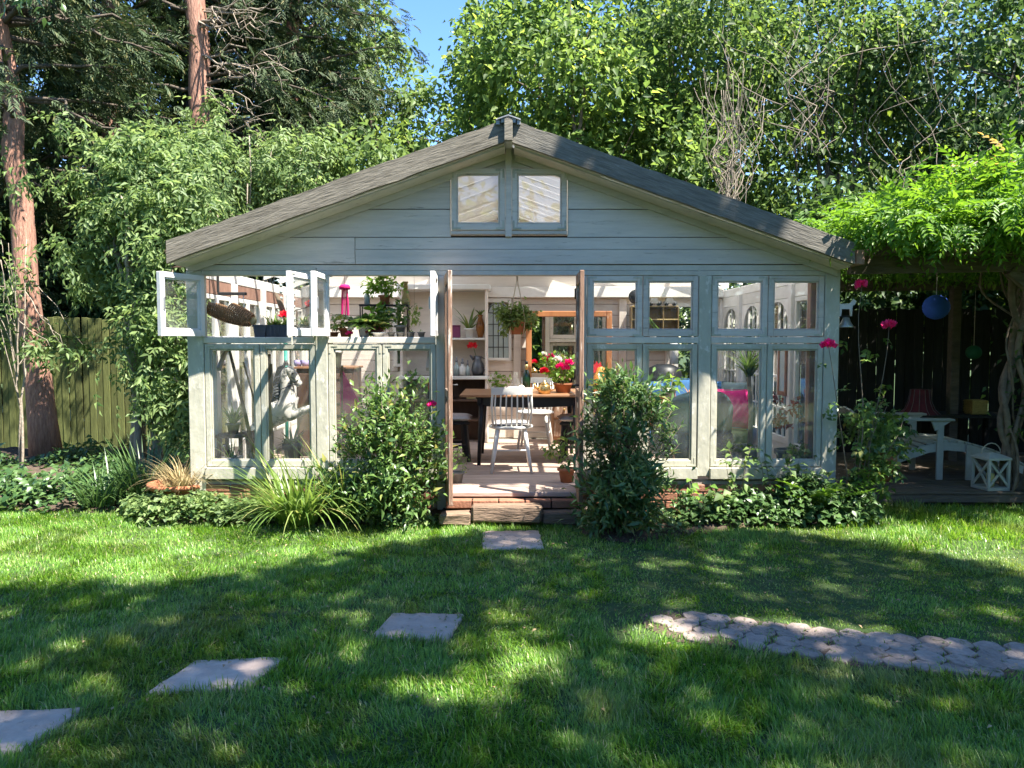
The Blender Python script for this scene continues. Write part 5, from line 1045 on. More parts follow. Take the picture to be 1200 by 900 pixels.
# --- lower left: canes, horse, cabinet
t = thing('cane_bundle', 'upright bundle of brown canes and one slanting stick in the first lower window', 'canes', (sx(303, 7.1), 7.1, FLZ))
for k in range(8): x = rnd.uniform(-.05, .12); MB().tube(wiggle((x, rnd.uniform(-.05, .05), 0), (x+rnd.uniform(-.04, .03), rnd.uniform(-.05, .05), rnd.uniform(.95, 1.2)), 5, .006), rnd.uniform(.011, .02), 7).build('cane', 'canebrown', t)
MB().tube([(.02, -.08, 0), (-.1, -.08, .6), (-.24, -.08, 1.22)], [.02, .017, .013], 7).build('slanting_stick', 'canebrown', t); MB().tube([(.05, -.06, .3), (-.04, -.06, .8), (-.12, -.06, 1.1)], .008, 5).build('cane', 'canebrown', t)
potted('potted_plant', 'spiky grey green succulent beside the canes', (sx(272, 7.2), 7.2, FLZ+.42), .06, .1, 'pot_grey', 'strap', 26, .24, 'leaf_elder', leaf=.03)
t = thing('plinth_stool', 'low worn wooden stool holding the succulent', 'stool', (sx(272, 7.2), 7.2, FLZ)); MB().cbox(-.13, .13, -.13, .13, .39, .418, .005).build('seat', 'timber_old', t)
for x in (-.1, .1):
    for y in (-.1, .1): MB().cbox(x-.015, x+.015, y-.015, y+.015, 0, .389, .003).build('leg', 'timber_old', t)
potted('potted_plant', 'brown grey pot with a thin shoot low in the first window', (sx(270, 6.95), 6.95, FLZ), .085, .24, 'pot_grey', 'strap', 8, .3, 'leaf_lily', leaf=.015)
potted('potted_plant', 'bluish rosette plant in front of the horse', (sx(341, 7.15), 7.15, FLZ), .08, .34, 'darkgrey', 'strap', 46, .22, 'leaf_ivy', leaf=.035)
def skin(name, par, verts, edges, radii, mat, loc=(0, 0, 0), rz=0):
    me = bpy.data.meshes.new(name); me.from_pydata(verts, edges, []); o = put(name, me, par, loc, (0, 0, rz)); md = o.modifiers.new('skin', 'SKIN'); md.use_smooth_shade = True
    for i, r_ in enumerate(radii): v = me.skin_vertices[0].data[i]; v.radius = r_ if hasattr(r_, '__len__') else (r_, r_); v.use_root = (i == 0)
    o.modifiers.new('sub', 'SUBSURF').levels = 2; o.modifiers['sub'].render_levels = 2; me.materials.append(M[mat]); return o
HS = thing('horse_figure', 'dapple grey carved rocking horse rearing behind the first lower window', 'horse figure', (sx(331, 7.5), 7.5, FLZ-.0), R(0)); HS.scale = (.92, .92, .9)
hv = [(-.12, 0, .62), (.02, 0, .68), (.06, 0, .82), (.04, 0, .98), (.02, 0, 1.1), (.07, 0, 1.13), (.14, 0, 1.02), (.185, 0, .94), (-.3, 0, .6), (.12, .06, .64), (.27, .06, .68), (.34, .06, .6), (.12, -.06, .62), (.25, -.06, .7), (.35, -.06, .73), (-.34, .07, .35), (-.3, .07, .05), (-.34, -.07, .35), (-.28, -.07, .05)]
he = [(0, 1), (1, 2), (2, 3), (3, 4), (4, 5), (5, 6), (6, 7), (0, 8), (1, 9), (9, 10), (10, 11), (1, 12), (12, 13), (13, 14), (8, 15), (15, 16), (8, 17), (17, 18)]
hr = [.13, .115, .085, .07, .06, .062, .05, .038, .12, .055, .04, .028, .055, .04, .024, .05, .03, .05, .03]
skin('body', HS, hv, he, hr, 'horsehide'); m = MB()
for k in range(12): u = k/11; z = 1.16-.36*u; m.tube([(.02-.06*u, .0, z), (-.05-.05*u, rnd.gauss(0, .02), z-.02), (-.085-.06*u, rnd.gauss(0, .03), z-.1)], [.02, .016, .006], 6)
m.build('mane', 'darkgrey', HS)
for s_ in (-1, 1): MB().lathe([(.018, 0), (.016, .03), (0, .07)], (.035, s_*.035, 1.165), 8).build('ear', 'horsehide', HS); MB().ball((.115, s_*.045, 1.085), .012, n=8).build('eye', 'black', HS)
MB().tube([(.155+.042*math.cos(a)*.6, .05*math.sin(a), .99+.042*math.cos(a)*.8) for a in np.linspace(0, 2*PI, 13)], .006, 5).build('bridle', 'iron', HS); MB().tube([(.16, -.05, .98), (.02, -.09, .92), (-.1, -.1, .84)], .005, 5).build('rein', 'iron', HS)
m = MB(); m.cbox(-.45, .35, -.12, .12, 0, .04, .008); m.build('base', 'darkwood', HS)
CB = thing('cabinet', 'tall dark brown cabinet behind the horse', 'cabinet', (-2.12, 8.75, FLZ)); MB().cbox(-.28, .36, -.22, .22, 0, .98, .006).build('carcass', 'darkwood', CB)
for x in (-.12, .2): MB().cbox(x-.145, x+.145, -.24, -.221, .05, .93, .005).build('door', 'darkwood', CB)
MB().cbox(-.3, .38, -.25, .23, .981, 1.005, .005).build('top', 'midwood', CB)
for px, lb_ in ((349, 'lilac glass candle cup on the cabinet, left of the two'), (358, 'lilac glass candle cup on the cabinet, right of the two')):
    t = thing('candle_cup', lb_, 'candle holder', (sx(px, 8.65), 8.65, FLZ+1.006), 0, 'lilac candle cups'); MB().lathe([(0, 0), (.034, 0), (.045, .03), (.045, .07), (.04, .07), (.038, .01), (0, .008)], n=14).build('cup', 'lilac', t)
t = thing('green_pole', 'thin bright teal pole standing beside the cabinet', 'pole', (sx(335, 8.5), 8.5, FLZ)); MB().tube([(0, 0, 0), (0, 0, 1.25)], .02, 10).build('shaft', 'teal', t); MB().ball((0, 0, 1.26), .025).build('cap', 'teal', t)
# second bay, lower
t = thing('ladder_stand', 'narrow reddish ladder stand with a white pot behind the second bay', 'stand', (sx(394, 7.3), 7.3, FLZ))
for x in (-.055, .055): MB().cbox(x-.012, x+.012, -.04, .04, 0, 1.02, .003).build('upright', 'doorwood', t)
for k in range(8): MB().cbox(-.043, .043, -.035, .035, .1+k*.115, .125+k*.115, .003).build('rung', 'doorwood', t)
MB().cbox(-.08, .08, -.07, .07, 1.021, 1.04, .003).build('top', 'doorwood', t)
t = thing('white_pot', 'tall white pot on the ladder stand', 'pot', (sx(394, 7.3), 7.3, FLZ+1.041)); MB().lathe(potprof(.06, .16, .006), n=16).build('pot_body', 'paint_white', t)
t = thing('pennant', 'bright pink cloth pennant draped behind the second bay', 'pennant', (sx(404, 7.1), 7.1, .95)); t.scale = (1.25, 1.25, 1.25); MB().prism([(-.02, .27), (.13, -.02), (.02, -.06), (-.04, 0)], -.004, .004).build('cloth', 'cloth_pink', t); MB().tube([(-.025, 0, -.545), (-.02, 0, .3)], .008, 6).build('stick', 'canebrown', t)
t = thing('bird_figure', 'carved pinkish bird figure beside the pink pennant', 'bird figure', (sx(425, 7.4), 7.4, .85)); MB().lathe([(0, -.16), (.03, -.12), (.062, -.02), (.05, .07), (.036, .1), (.042, .13), (.03, .17), (0, .18)], n=14, ax=Matrix.Rotation(R(-70), 3, 'Y')).build('body', 'board_cream', t); MB().lathe([(.012, 0), (0, .04)], (-.17, 0, .07), 8, ax=Matrix.Rotation(R(-90), 3, 'Y')).build('beak', 'ceramic_orange', t); MB().tube([(0, 0, -.05), (0, 0, -.59)], .01, 6).build('stand_rod', 'iron', t)
potted('potted_plant', 'thin leafy climber in a pot behind the second lower window', (sx(478, 7.1), 7.1, FLZ), .11, .2, 'pot_grey', 'bush', 150, .09, 'leaf_oak', .16, .38, leaf=.06)
# --- dresser
DR = thing('dresser', 'tall cream painted dresser with open shelves against the back wall', 'dresser', (-.86, 9.88, FLZ)); W2 = .55
MB().cbox(-W2, W2, .16, .18, 0, 1.93, .004).build('back_panel', 'board_cream', DR)
for x in (-W2, W2-.03): MB().cbox(x, x+.03, -.2, .159, 0, 1.93, .004).build('side_panel', 'board_cream', DR)
MB().cbox(-W2-.04, W2+.04, -.24, .18, 1.931, 2.0, .01).build('cornice', 'paint_white', DR)
for z in (1.33, .85, .55, .3): MB().cbox(-W2+.03, W2-.03, -.18, .159, z-.025, z, .004).build('shelf', 'paint_white' if z > 1 else 'darkwood', DR)
MB().cbox(-W2-.02, W2+.02, -.26, -.2, .81, .85, .004).build('worktop_edge', 'paint_white', DR); MB().box(-W2+.031, W2-.031, .13, .158, .0, .82).build('dark_back', 'darkwood', DR)
DZ = FLZ+.002
potted('potted_plant', 'strap leafed plant in a glass pot on the upper dresser shelf', (sx(550, 9.8), 9.8, DZ+1.33), .055, .12, 'white', 'strap', 15, .36, 'leaf_lily', leaf=.05)
t = thing('amber_vase', 'amber brown vase on the upper dresser shelf', 'vase', (sx(563, 9.78), 9.78, DZ+1.33)); MB().lathe([(0, 0), (.03, 0), (.055, .1), (.055, .16), (.025, .26), (.035, .29), (.02, .28), (0, .2)], n=14).build('body', 'amber', t); n = 14; a = rng.uniform(0, 2*PI, n); blades('leaf_tuft', np.tile([[0, 0, .27]], (n, 1)), a, .14*np.ones(n), .02*np.ones(n), 1.2*np.ones(n), 'leaf_oak', t, 4)
t = thing('purple_box', 'purple tin on the upper dresser shelf', 'tin', (sx(534, 9.8), 9.8, DZ+1.33)); m = MB(); m.cbox(-.06, .06, -.05, .05, 0, .14, .006); m.build('body', 'purple', t); MB().cbox(-.063, .063, -.053, .053, .141, .16, .005).build('lid', 'purple', t)
t = thing('pewter_jug', 'dark pewter jug with a red flower on the dresser', 'jug', (sx(560, 9.78), 9.78, DZ+.85)); MB().lathe([(0, 0), (.06, 0), (.085, .07), (.07, .15), (.045, .2), (.055, .25), (.045, .25), (0, .15)], n=16).build('body', 'pewter', t); MB().tube([(.05, 0, .23), (.12, 0, .2), (.11, 0, .1), (.075, 0, .06)], .008, 6).build('handle', 'pewter', t); MB().tube([(-.05, 0, .2), (-.1, 0, .26)], [.02, .01], 6).build('spout', 'pewter', t); MB().tube([(-.01, 0, .2), (-.05, 0, .34)], .004, 5).build('flower_stem', 'leaf_oak', t); flower('bloom', t, (-.07, -.02, .36), .06, 'petal_red', 40)
for px, h_, r_, mt, lb_ in ((535, .17, .035, 'glasspale', 'pale glass bottle at the left of the dresser worktop'), (542, .15, .045, 'white', 'white jar on the dresser worktop'), (548, .13, .03, 'glasspale', 'small clear bottle beside the pewter jug')):
    t = thing('bottle', lb_, 'bottle', (sx(px, 9.75), 9.75, DZ+.85), 0, 'bottles on the dresser'); MB().lathe([(0, 0), (r_, 0), (r_, h_*.7), (r_*.4, h_*.85), (r_*.4, h_)], n=12).build('body', mt, t); MB().lathe([(0, 0), (r_*.45, 0), (r_*.5, .02), (r_*.2, .03), (r_*.3, .06), (0, .07)], (0, 0, h_+.001), 10).build('stopper', 'pewter', t)
t = thing('picture_frame', 'small framed picture in the dark dresser compartment', 'picture frame', (sx(553, 9.78), 9.78, DZ+.55)); m = MB()
for b_ in ((-.07, -.05, 0, .13), (.05, .07, 0, .13), (-.05, .05, 0, .02), (-.05, .05, .11, .13)): m.cbox(b_[0], b_[1], -.01, .01, b_[2], b_[3], .003)
m.build('frame', 'straw', t); MB().box(-.05, .05, 0, .006, .02, .11).build('print', 'picture', t)
# leaded window panel on the back wall
LW = thing('leaded_window', 'arched leaded glass panel hung on the back wall', 'leaded panel', (sx(584, 10.1), 10.11, 1.33)); MB().prism([(-.135, 0), (.135, 0), (.135, .62), (.1, .69), (.05, .725), (-.05, .725), (-.1, .69), (-.135, .62)], 0, .012).build('glass', 'glasspale', LW); MB().cbox(-.17, -.136, -.012, .02, -.035, .78, .003).build('frame_side', 'paint_white', LW); MB().cbox(.136, .17, -.012, .02, -.035, .78, .003).build('frame_side', 'paint_white', LW); MB().cbox(-.135, .135, -.012, .02, -.035, -.001, .003).build('frame_rail', 'paint_white', LW); MB().cbox(-.135, .135, -.006, .02, .726, .78, .003).build('frame_rail', 'paint_white', LW)
for x in (-.066, 0, .066): MB().box(x-.005, x+.005, -.006, -.0005, 0, .70).build('lead_strip', 'lead', LW)
for z in (.14, .29, .44, .59): MB().box(-.135, .135, -.008, -.0065, z-.005, z+.005).build('lead_strip', 'lead', LW)
MB().tube([(.13*math.cos(a), -.004, .59+.125*math.sin(a)) for a in np.linspace(0, PI, 13)], .006, 5).build('lead_arch', 'lead', LW)
# mirror
MR = thing('mirror', 'large mirror in a warm wooden frame leaning on the back wall', 'mirror', (.74, 10.02, .86)); mx0, mx1, mh = -.56, .56, 1.08; r = .075
for a in ((mx0, mx0+r, 0, mh), (mx1-r, mx1, 0, mh), (mx0+r, mx1-r, 0, r), (mx0+r, mx1-r, mh-r, mh)): MB().cbox(a[0], a[1], -.02, .025, a[2], a[3], .008).build('frame_member', 'orangewood', MR)
MB().box(mx0+r-.005, mx1-r+.005, .0, .01, r-.005, mh-r+.005).build('glass', 'mirror', MR)
# hanging plant
HP = thing('hanging_plant', 'bushy plant in a terracotta pot hung by a macrame rope in the doorway', 'hanging plant', (sx(606, 8.1), 8.1, 1.62)); MB().lathe(potprof(.1, .14), n=16).build('pot', 'terracotta', HP)
P, out = crown((-.03, 0, .17), (.19, .17, .14), 60, 1300, .06, .25); D, Nm = leafdirs(out, .1, up=.9); leaves('foliage', P, D, Nm, .05*rng.uniform(.7, 1.2, len(P)), .03, 'leaf_pale', HP)
for k in range(4): a = PI/4+k*PI/2; MB().tube([(.09*math.cos(a), .09*math.sin(a), 0), (.115*math.cos(a), .115*math.sin(a), .14), (.05*math.cos(a), .05*math.sin(a), .4), (.005*math.cos(a), .005*math.sin(a), .56)], .006, 5).build('cord', 'rope', HP)
MB().tube([(0, 0, .55), (0, 0, 1.56)], .01, 6).build('rope', 'rope', HP)
# --- table and chairs
TB = thing('dining_table', 'wooden topped table with black curved apron and legs inside the doorway', 'table', (.12, 8.35, FLZ)); MB().cbox(-.66, .74, -.5, .5, .715, .74, .006).build('table_top', 'midwood', TB)
for y in (-.43, .41): MB().prism([(-.5, .714), (.6, .714), (.56, .65), (.48, .615), (.05, .6), (-.38, .615), (-.46, .65)], y, y+.022).build('apron', 'black', TB)
for x in (-.47, .57): MB().cbox(x-.011, x+.011, -.405, .405, .62, .713, .003).build('apron', 'black', TB)
for x in (-.43, .53):
    for y in (-.4, .4): s_ = 1 if x > 0 else -1; MB().tube([(x, y, .7), (x+s_*.035, y*1.05, 0)], [.032, .02], 10).build('leg', 'black', TB)
def spindle_chair(label, loc, rz, mat='white'):
    """faces +y; back at -y"""
    t = thing('spindle_chair', label, 'chair', loc, rz, 'spindle back chairs'); m = MB(); n = 20
    m.lathe([(0, .425), (.19, .425), (.215, .435), (.215, .452), (.2, .458), (0, .445)], n=24, sx=1.02, sy=.95); m.build('seat', mat, t)
    for x in (-1, 1):
        for y in (-1, 1): MB().tube([(x*.13, y*.12, .43), (x*.195, y*.19, 0)], [.021, .014], 10).build('leg', mat, t)
    for k in range(7): u = (k-3)/3; MB().tube([(u*.15, -.165+.02*abs(u), .45), (u*.165, -.215, .65), (u*.155, -.25, .8)], .0075, 7).build('spindle', mat, t)
    for u in (-1, 1): MB().tube([(u*.18, -.14, .45), (u*.195, -.205, .65), (u*.185, -.245, .8)], .011, 8).build('back_post', mat, t)
    tr_ = []
    m = MB(); P_ = [(x, -.25-.02*math.cos(x*6), z) for z in (.775, .845) for x in np.linspace(-.2, .2, 9)]
    vs = [(x, y-.012, z) for x, y, z in P_]+[(x, y+.012, z) for x, y, z in P_]; fs = []
    for i in range(8): fs += [(i, i+1, i+10, i+9), (18+i+9, 18+i+10, 18+i+1, 18+i), (i+9, i+10, 18+i+10, 18+i+9), (i+1, i, 18+i, 18+i+1)]
    fs += [(0, 9, 27, 18), (8, 26, 35, 17)]; m.add(vs, fs); m.build('top_rail', mat, t)
    MB().tube([(-.165, 0, .2), (.165, 0, .2)], .009, 7).build('stretcher', mat, t)
    for x in (-.165, .165): MB().tube([(x, -.155, .2), (x, .155, .2)], .009, 7).build('stretcher', mat, t)
    return t
spindle_chair('white spindle back chair standing with its back to the doorway', (-.01, 7.62, FLZ), R(2)); spindle_chair('white spindle chair on the far side of the table', (.28, 9.15, FLZ), R(172))
def cushion(label, loc, w_, d_, h_, mat, rot=(0, 0, 0), name='cushion'):
    m = MB(); n = 12; vs = []; fs = []
    for sgn in (1, -1):
        for i in range(n+1):
            for j in range(n+1):
                u, v = -1+2*i/n, -1+2*j/n; e = max(0, (1-u**4)*(1-v**4))**.5; pin = 1-.06*(1-abs(u)**2)*(abs(v) > .99)-.06*(1-abs(v)**2)*(abs(u) > .99); vs.append((u*w_/2*pin, v*d_/2*pin, sgn*h_/2*e+rnd.gauss(0, .0015)))
    k = (n+1)**2
    for i in range(n):
        for j in range(n): a = i*(n+1)+j; fs += [(a, a+n+1, a+n+2, a+1), (k+a, k+a+1, k+a+n+2, k+a+n+1)]
    m.add(vs, fs, True); t = thing(name, label, 'cushion', loc, 0, 'cushions in the house'); t.rotation_euler = rot; m.build('cover', mat, t); MB().tube([(u*w_/2, v*d_/2, 0) for u, v in ((-1, -1), (1, -1), (1, 1), (-1, 1), (-1, -1))], .004, 5).build('piping', mat, t); return t
cushion('round cornered pale seat pad on the white chair in the doorway', (-.01, 7.64, FLZ+.475), .38, .36, .05, 'cloth_grey')
def black_chair(label, loc, rz):
    t = thing('black_chair', label, 'chair', loc, rz, 'black chairs at the table'); MB().cbox(-.21, .21, -.2, .2, .40, .43, .01).build('seat', 'black', t)
    for x in (-1, 1):
        MB().bar((x*.17, .16, .4), (x*.19, .19, 0), .035, .035).build('leg', 'black', t); MB().bar((x*.18, -.17, .4), (x*.19, -.22, 0), .035, .035).build('leg', 'black', t); MB().bar((x*.18, -.17, .43), (x*.18, -.27, .86), .03, .035).build('back_post', 'black', t)
    for z in (.58, .72, .83): MB().bar((-.18, -.19-(z-.43)*.23, z), (.18, -.19-(z-.43)*.23, z), .018, .06).build('back_slat', 'black', t)
    for z in (.12, .22): MB().bar((-.185, 0, z), (.185, 0, z), .02, .03).build('stretcher', 'black', t)
    for x in (-.185, .185): MB().bar((x, -.2, .17), (x, .18, .17), .02, .03).build('side_stretcher', 'black', t)
    return t
black_chair('black chair at the left end of the table, seen from the side', (-.68, 8.3, FLZ), R(-80)); black_chair('black chair at the right end of the table', (.74, 8.25, FLZ), R(78))
cushion('plump white seat cushion on the left black chair', (-.64, 8.3, FLZ+.465), .4, .4, .075, 'cloth_grey'); cushion('pale grey seat cushion on the right black chair', (.7, 8.25, FLZ+.465), .4, .4, .075, 'cloth_grey')
cushion('orange striped cushion propped on the left black chair', (-.8, 8.26, FLZ+.66), .4, .32, .1, 'cloth_orange', (R(6), R(72), 0))
TZ = FLZ+.741
# table things
t = thing('champagne_bottle', 'dark green champagne bottle with gold foil on the table', 'bottle', (sx(617, 8.2), 8.2, TZ)); MB().lathe([(0, 0), (.044, 0), (.045, .16), (.035, .2), (.016, .25)], n=16).build('body', 'bottle_green', t); MB().lathe([(.018, .235), (.0165, .3), (0, .3)], n=12).build('foil', 'foil', t); MB().lathe([(.014, .301), (.017, .33), (0, .34)], n=10).build('cap', 'black', t)
t = thing('carafe', 'clear glass carafe on the table', 'carafe', (sx(604, 8.15), 8.15, TZ)); MB().lathe([(0, 0), (.07, 0), (.078, .04), (.05, .11), (.025, .16), (.03, .22)], n=18).build('body', 'glass_jar', t)
t = thing('teapot', 'brass teapot with a curved spout on the table', 'teapot', (sx(638, 8.0), 8.0, TZ)); MB().lathe([(0, 0), (.06, 0), (.068, .04), (.062, .08), (.05, .1), (0, .1)], n=18).build('body', 'brass', t); MB().lathe([(.048, .1), (.03, .12), (.01, .125), (.012, .14), (0, .145)], n=12).build('lid', 'brass', t); MB().tube([(-.05, 0, .04), (-.09, 0, .07), (-.11, 0, .115)], [.018, .012, .008], 8).build('spout', 'brass', t); MB().tube([(.055, 0, .085), (.1, 0, .085), (.11, 0, .05), (.06, 0, .025)], .006, 6).build('handle', 'brass', t)
t = thing('bowl', 'white bowl with a red pattern on the table', 'bowl', (sx(602, 8.0), 8.0, TZ)); MB().lathe([(0, 0), (.035, 0), (.06, .03), (.075, .07), (.07, .07), (.05, .03), (0, .01)], n=18).build('body', 'white', t); MB().lathe([(.0605, .028), (.0715, .055)], n=18).build('painted_band', 'ceramic_red', t)
t = thing('fruit', 'pinkish fruit beside the champagne bottle', 'fruit', (sx(611, 8.05), 8.05, TZ)); MB().ball((0, 0, .045), .042, .042, .045).build('flesh', 'board_cream', t); MB().tube([(0, 0, .085), (.01, 0, .105)], .003, 5).build('stalk', 'twig', t)
G2 = potted('geranium', 'geranium with pink and white flower heads in a terracotta pot on the table', (sx(660, 8.2), 8.2, TZ), .1, .1, 'terracotta', 'bush', 150, .06, 'leaf_fresh', .14, .11, leaf=.065)
for c, mt in (((-.03, 0, .27), 'petal_pink'), ((.06, -.02, .31), 'petal_pink'), ((-.06, .03, .34), 'petal_white'), ((.02, -.05, .25), 'petal_pink'), ((-.2, 0, .22), 'petal_red')): flower('flower_head', G2, c, .045, mt, 50); MB().tube([(c[0]*.2, 0, .09), c], .003, 4).build('flower_stem', 'leaf_oak', G2)
potted('potted_plant', 'small leafy green plant on the table near the dresser', (sx(585, 8.45), 8.45, TZ), .045, .05, 'pot_grey', 'bush', 80, .05, 'leaf_fresh', .1, .06, leaf=.05)
t = thing('vase', 'clear glass bubble vase on the table', 'vase', (sx(580, 8.6), 8.6, TZ)); MB().lathe([(0, 0), (.04, 0), (.085, .08), (.08, .15), (.05, .19)], n=16).build('body', 'glass_jar', t)
# door plants
potted('potted_plant', 'potted shrub with yellow green leaves at the right of the threshold', (.5, 6.98, FLZ), .075, .13, 'terracotta', 'bush', 110, .06, 'leaf_lily', .16, .13, leaf=.06)
potted('potted_plant', 'feathery pale plant spilling at the left of the threshold', (-.5, 6.95, FLZ), .06, .1, 'pot_grey', 'bush', 150, .06, 'leaf_pale', .13, .14, leaf=.03)
# sideboard, hen
SB = thing('sideboard', 'low wooden sideboard with drawers right of the mirror', 'sideboard', (1.25, 9.75, FLZ)); MB().cbox(-.75, .45, -.2, .2, .06, .58, .006).build('carcass', 'midwood', SB); MB().cbox(-.78, .48, -.23, .21, .581, .61, .006).build('top', 'midwood', SB)
for i in range(4):
    for j in range(2): dr = MB().cbox(-.73+i*.295, -.46+i*.295, -.215, -.2005, .1+j*.235, .31+j*.235, .005).build('drawer', 'doorwood', SB); MB().ball((-.595+i*.295, -.225, .205+j*.235), .014, n=8).build('knob', 'brass', dr)
for x in (-.7, .4):
    for y in (-.16, .16): MB().cbox(x-.025, x+.025, y-.025, y+.025, 0, .059, .003).build('foot', 'darkwood', SB)
t = thing('hen_figure', 'orange ceramic hen with red comb on the sideboard', 'ornament', (sx(704, 9.65), 9.65, FLZ+.611)); MB().lathe([(0, 0), (.07, .0), (.12, .09), (.12, .16), (.085, .25), (.06, .3), (.05, .34), (0, .37)], n=16, sy=.8).build('body', 'ceramic_orange', t); MB().prism([(-.14, .3), (-.08, .28), (.01, .36), (0, .42), (-.03, .39), (-.05, .43), (-.08, .38), (-.11, .41)], -.015, .015).build('comb', 'ceramic_red', t); MB().prism([(.06, .1), (.16, .2), (.17, .3), (.12, .29), (.05, .22)], -.03, .03).build('tail', 'ceramic_orange', t); MB().lathe([(.015, 0), (0, .045)], (-.05, 0, .32), 8, ax=Matrix.Rotation(R(-95), 3, 'Y')).build('beak', 'brass', t)
# lamp
t = thing('floor_lamp', 'black floor lamp with round shade beside the back wall', 'lamp', (1.62, 9.55, FLZ)); MB().lathe([(0, 0), (.13, 0), (.13, .02), (0, .03)], n=20).build('base', 'black', t); MB().tube([(0, 0, .02), (0, 0, 1.5), (-.03, 0, 1.6), (-.1, -.05, 1.72), (-.11, -.1, 1.8)], .011, 7).build('stem', 'black', t); MB().lathe([(.0, .05), (.05, .045), (.085, .01), (.088, 0), (.05, .02), (0, .03)], (-.11, -.12, 1.83), 18, ax=Matrix.Rotation(R(100), 3, 'X')).build('shade', 'black', t); MB().ball((-.11, -.145, 1.835), .02, n=8).build('bulb', 'white', t)
# wall shelf with models and hose
WS = thing('wall_shelf', 'wooden wall shelf of pigeonholes on the back wall', 'shelf', (1.85, 10.0, 1.48)); MB().box(-.3, .3, .1, .12, 0, .52).build('back_panel', 'canebrown', WS)
for z in (0, .17, .34, .51): MB().cbox(-.3, .3, -.04, .099, z, z+.016, .003).build('shelf_board', 'straw', WS)
for x in (-.31, -.1, .1, .295): MB().cbox(x, x+.015, -.04, .099, .017, .509, .003).build('divider', 'canebrown', WS)
for x, lb_ in ((.0, 'grey toy vehicle on top of the wall shelf, left one'), (.2, 'grey toy vehicle on top of the wall shelf, right one')):
    t = thing('toy_car', lb_, 'toy', (1.85+x, 9.98, 1.48+.527), 0, 'toy vehicles on the wall shelf'); MB().prism([(-.085, .025), (.085, .025), (.085, .055), (.04, .062), (.025, .1), (-.05, .1), (-.065, .06), (-.085, .055)], -.035, .035).build('body', 'pot_grey', t)
    for wx in (-.05, .05):
        for wy in (-.037, .037): MB().lathe([(.022, -.006), (.022, .006)], (wx, wy, .022), 12, ax=Matrix.Rotation(PI/2, 3, 'X')).build('wheel', 'black', t)
t = thing('hose_loop', 'pale green loop of hose hanging from the wall shelf', 'hose', (1.72, 9.9, 1.6)); MB().tube([(-.07, 0, .42), (0, -.01, .3), (.12, -.01, .15), (.2, 0, .07), (.24, 0, .03), (.16, 0, .06), (.05, .01, .2), (-.05, 0, .38)], .009, 6).build('hose', 'leaf_fresh', t); MB().ball((.09, -.03, .02), .045, .04, .05).build('nozzle', 'white', t); MB().tube([(.09, -.03, .05), (.15, 0, .1)], .005, 5).build('hook', 'iron', t)
# black cabinet right with white pot
t = thing('iron_stove', 'black cast iron stove with round shoulders against the back wall', 'stove', (1.92, 9.7, FLZ)); MB().cbox(-.3, .3, -.2, .2, .1, .7, .02).build('body', 'black', t); MB().lathe([(.24, .7), (.26, .8), (.2, .95), (.09, 1.0), (0, 1.0)], n=18, sy=.75).build('dome', 'black', t); MB().cbox(-.2, .2, -.22, -.201, .25, .6, .01).build('door', 'iron', t)
for x in (-.24, .24):
    for y in (-.15, .15): MB().tube([(x, y, .1), (x*1.1, y*1.1, 0)], .025, 7).build('foot', 'iron', t)
t = thing('white_jar', 'tall white jar behind the stove', 'jar', (sx(790, 9.7)-.0, 9.72, FLZ+1.001)); MB().lathe([(0, 0), (.055, 0), (.058, .25), (.05, .27), (.045, .27), (0, .2)], n=16).build('body', 'white', t)
t = thing('plant_shelf', 'narrow dark plant table behind the right lower windows', 'table', (1.62, 7.7, FLZ)); MB().cbox(-.3, .35, -.13, .13, .62, .65, .005).build('table_top', 'darkwood', t)
for x in (-.27, .32):
    for y in (-.1, .1): MB().cbox(x-.018, x+.018, y-.018, y+.018, 0, .619, .003).build('leg', 'darkwood', t)
potted('potted_plant', 'cream tapered pot with leaves on the dark plant table', (sx(785, 7.7), 7.7, FLZ+.651), .065, .17, 'board_cream', 'bush', 40, .05, 'leaf_fresh', .1, .08, leaf=.07)
potted('potted_plant', 'orange spiky bromeliad on the dark plant table', (sx(810, 7.75)-.0, 7.75, FLZ+.651), .05, .07, 'pot_grey', 'strap', 16, .13, 'petal_orange', leaf=.02)
# armchair, sofa, cushions
AC = thing('tub_chair', 'dark teal tub armchair with curved back seen from behind', 'armchair', (1.82, 7.75, FLZ), R(8)); m = MB(); n = 22; vs = []; fs = []
for i in range(n+1):
    a = PI*(1.0+1.0*i/n)-PI*0; zt = .52+.30*math.sin(PI*i/n)**.8
    for r_, z in ((.38, .1), (.41, zt-.05), (.385, zt), (.35, zt-.03), (.31, .34)): vs.append((r_*math.cos(a), r_*math.sin(a)*.92, z))
for i in range(n):
    for j in range(4): a = i*5+j; fs.append((a, a+5, a+6, a+1))
m.add(vs, fs, True); m.build('back_shell', 'teal_dark', AC); MB().cbox(-.33, .33, -.28, .3, .26, .4, .03).build('seat', 'teal_dark', AC)
for x in (-.28, .28):
    for y in (-.25, .25): MB().tube([(x*.9, y*.9, .26), (x, y, 0)], [.025, .014], 8).build('leg', 'darkwood', AC)
cushion('orange patterned cushion on the tub armchair', (1.5, 7.78, FLZ+.58), .36, .36, .12, 'cloth_orange', (R(60), R(-15), R(-30)))
SF = thing('sofa', 'blue upholstered sofa behind the tub armchair', 'sofa', (2.02, 9.0, FLZ), R(0)); MB().cbox(-.62, .62, -.35, .35, .14, .42, .04).build('seat', 'cloth_blue', SF); MB().cbox(-.62, .62, .2, .4, .42, .8, .05).build('backrest', 'cloth_blue', SF)
for x in (-.7, .62): MB().cbox(x, x+.09, -.35, .4, .14, .58, .03).build('arm', 'cloth_blue', SF)
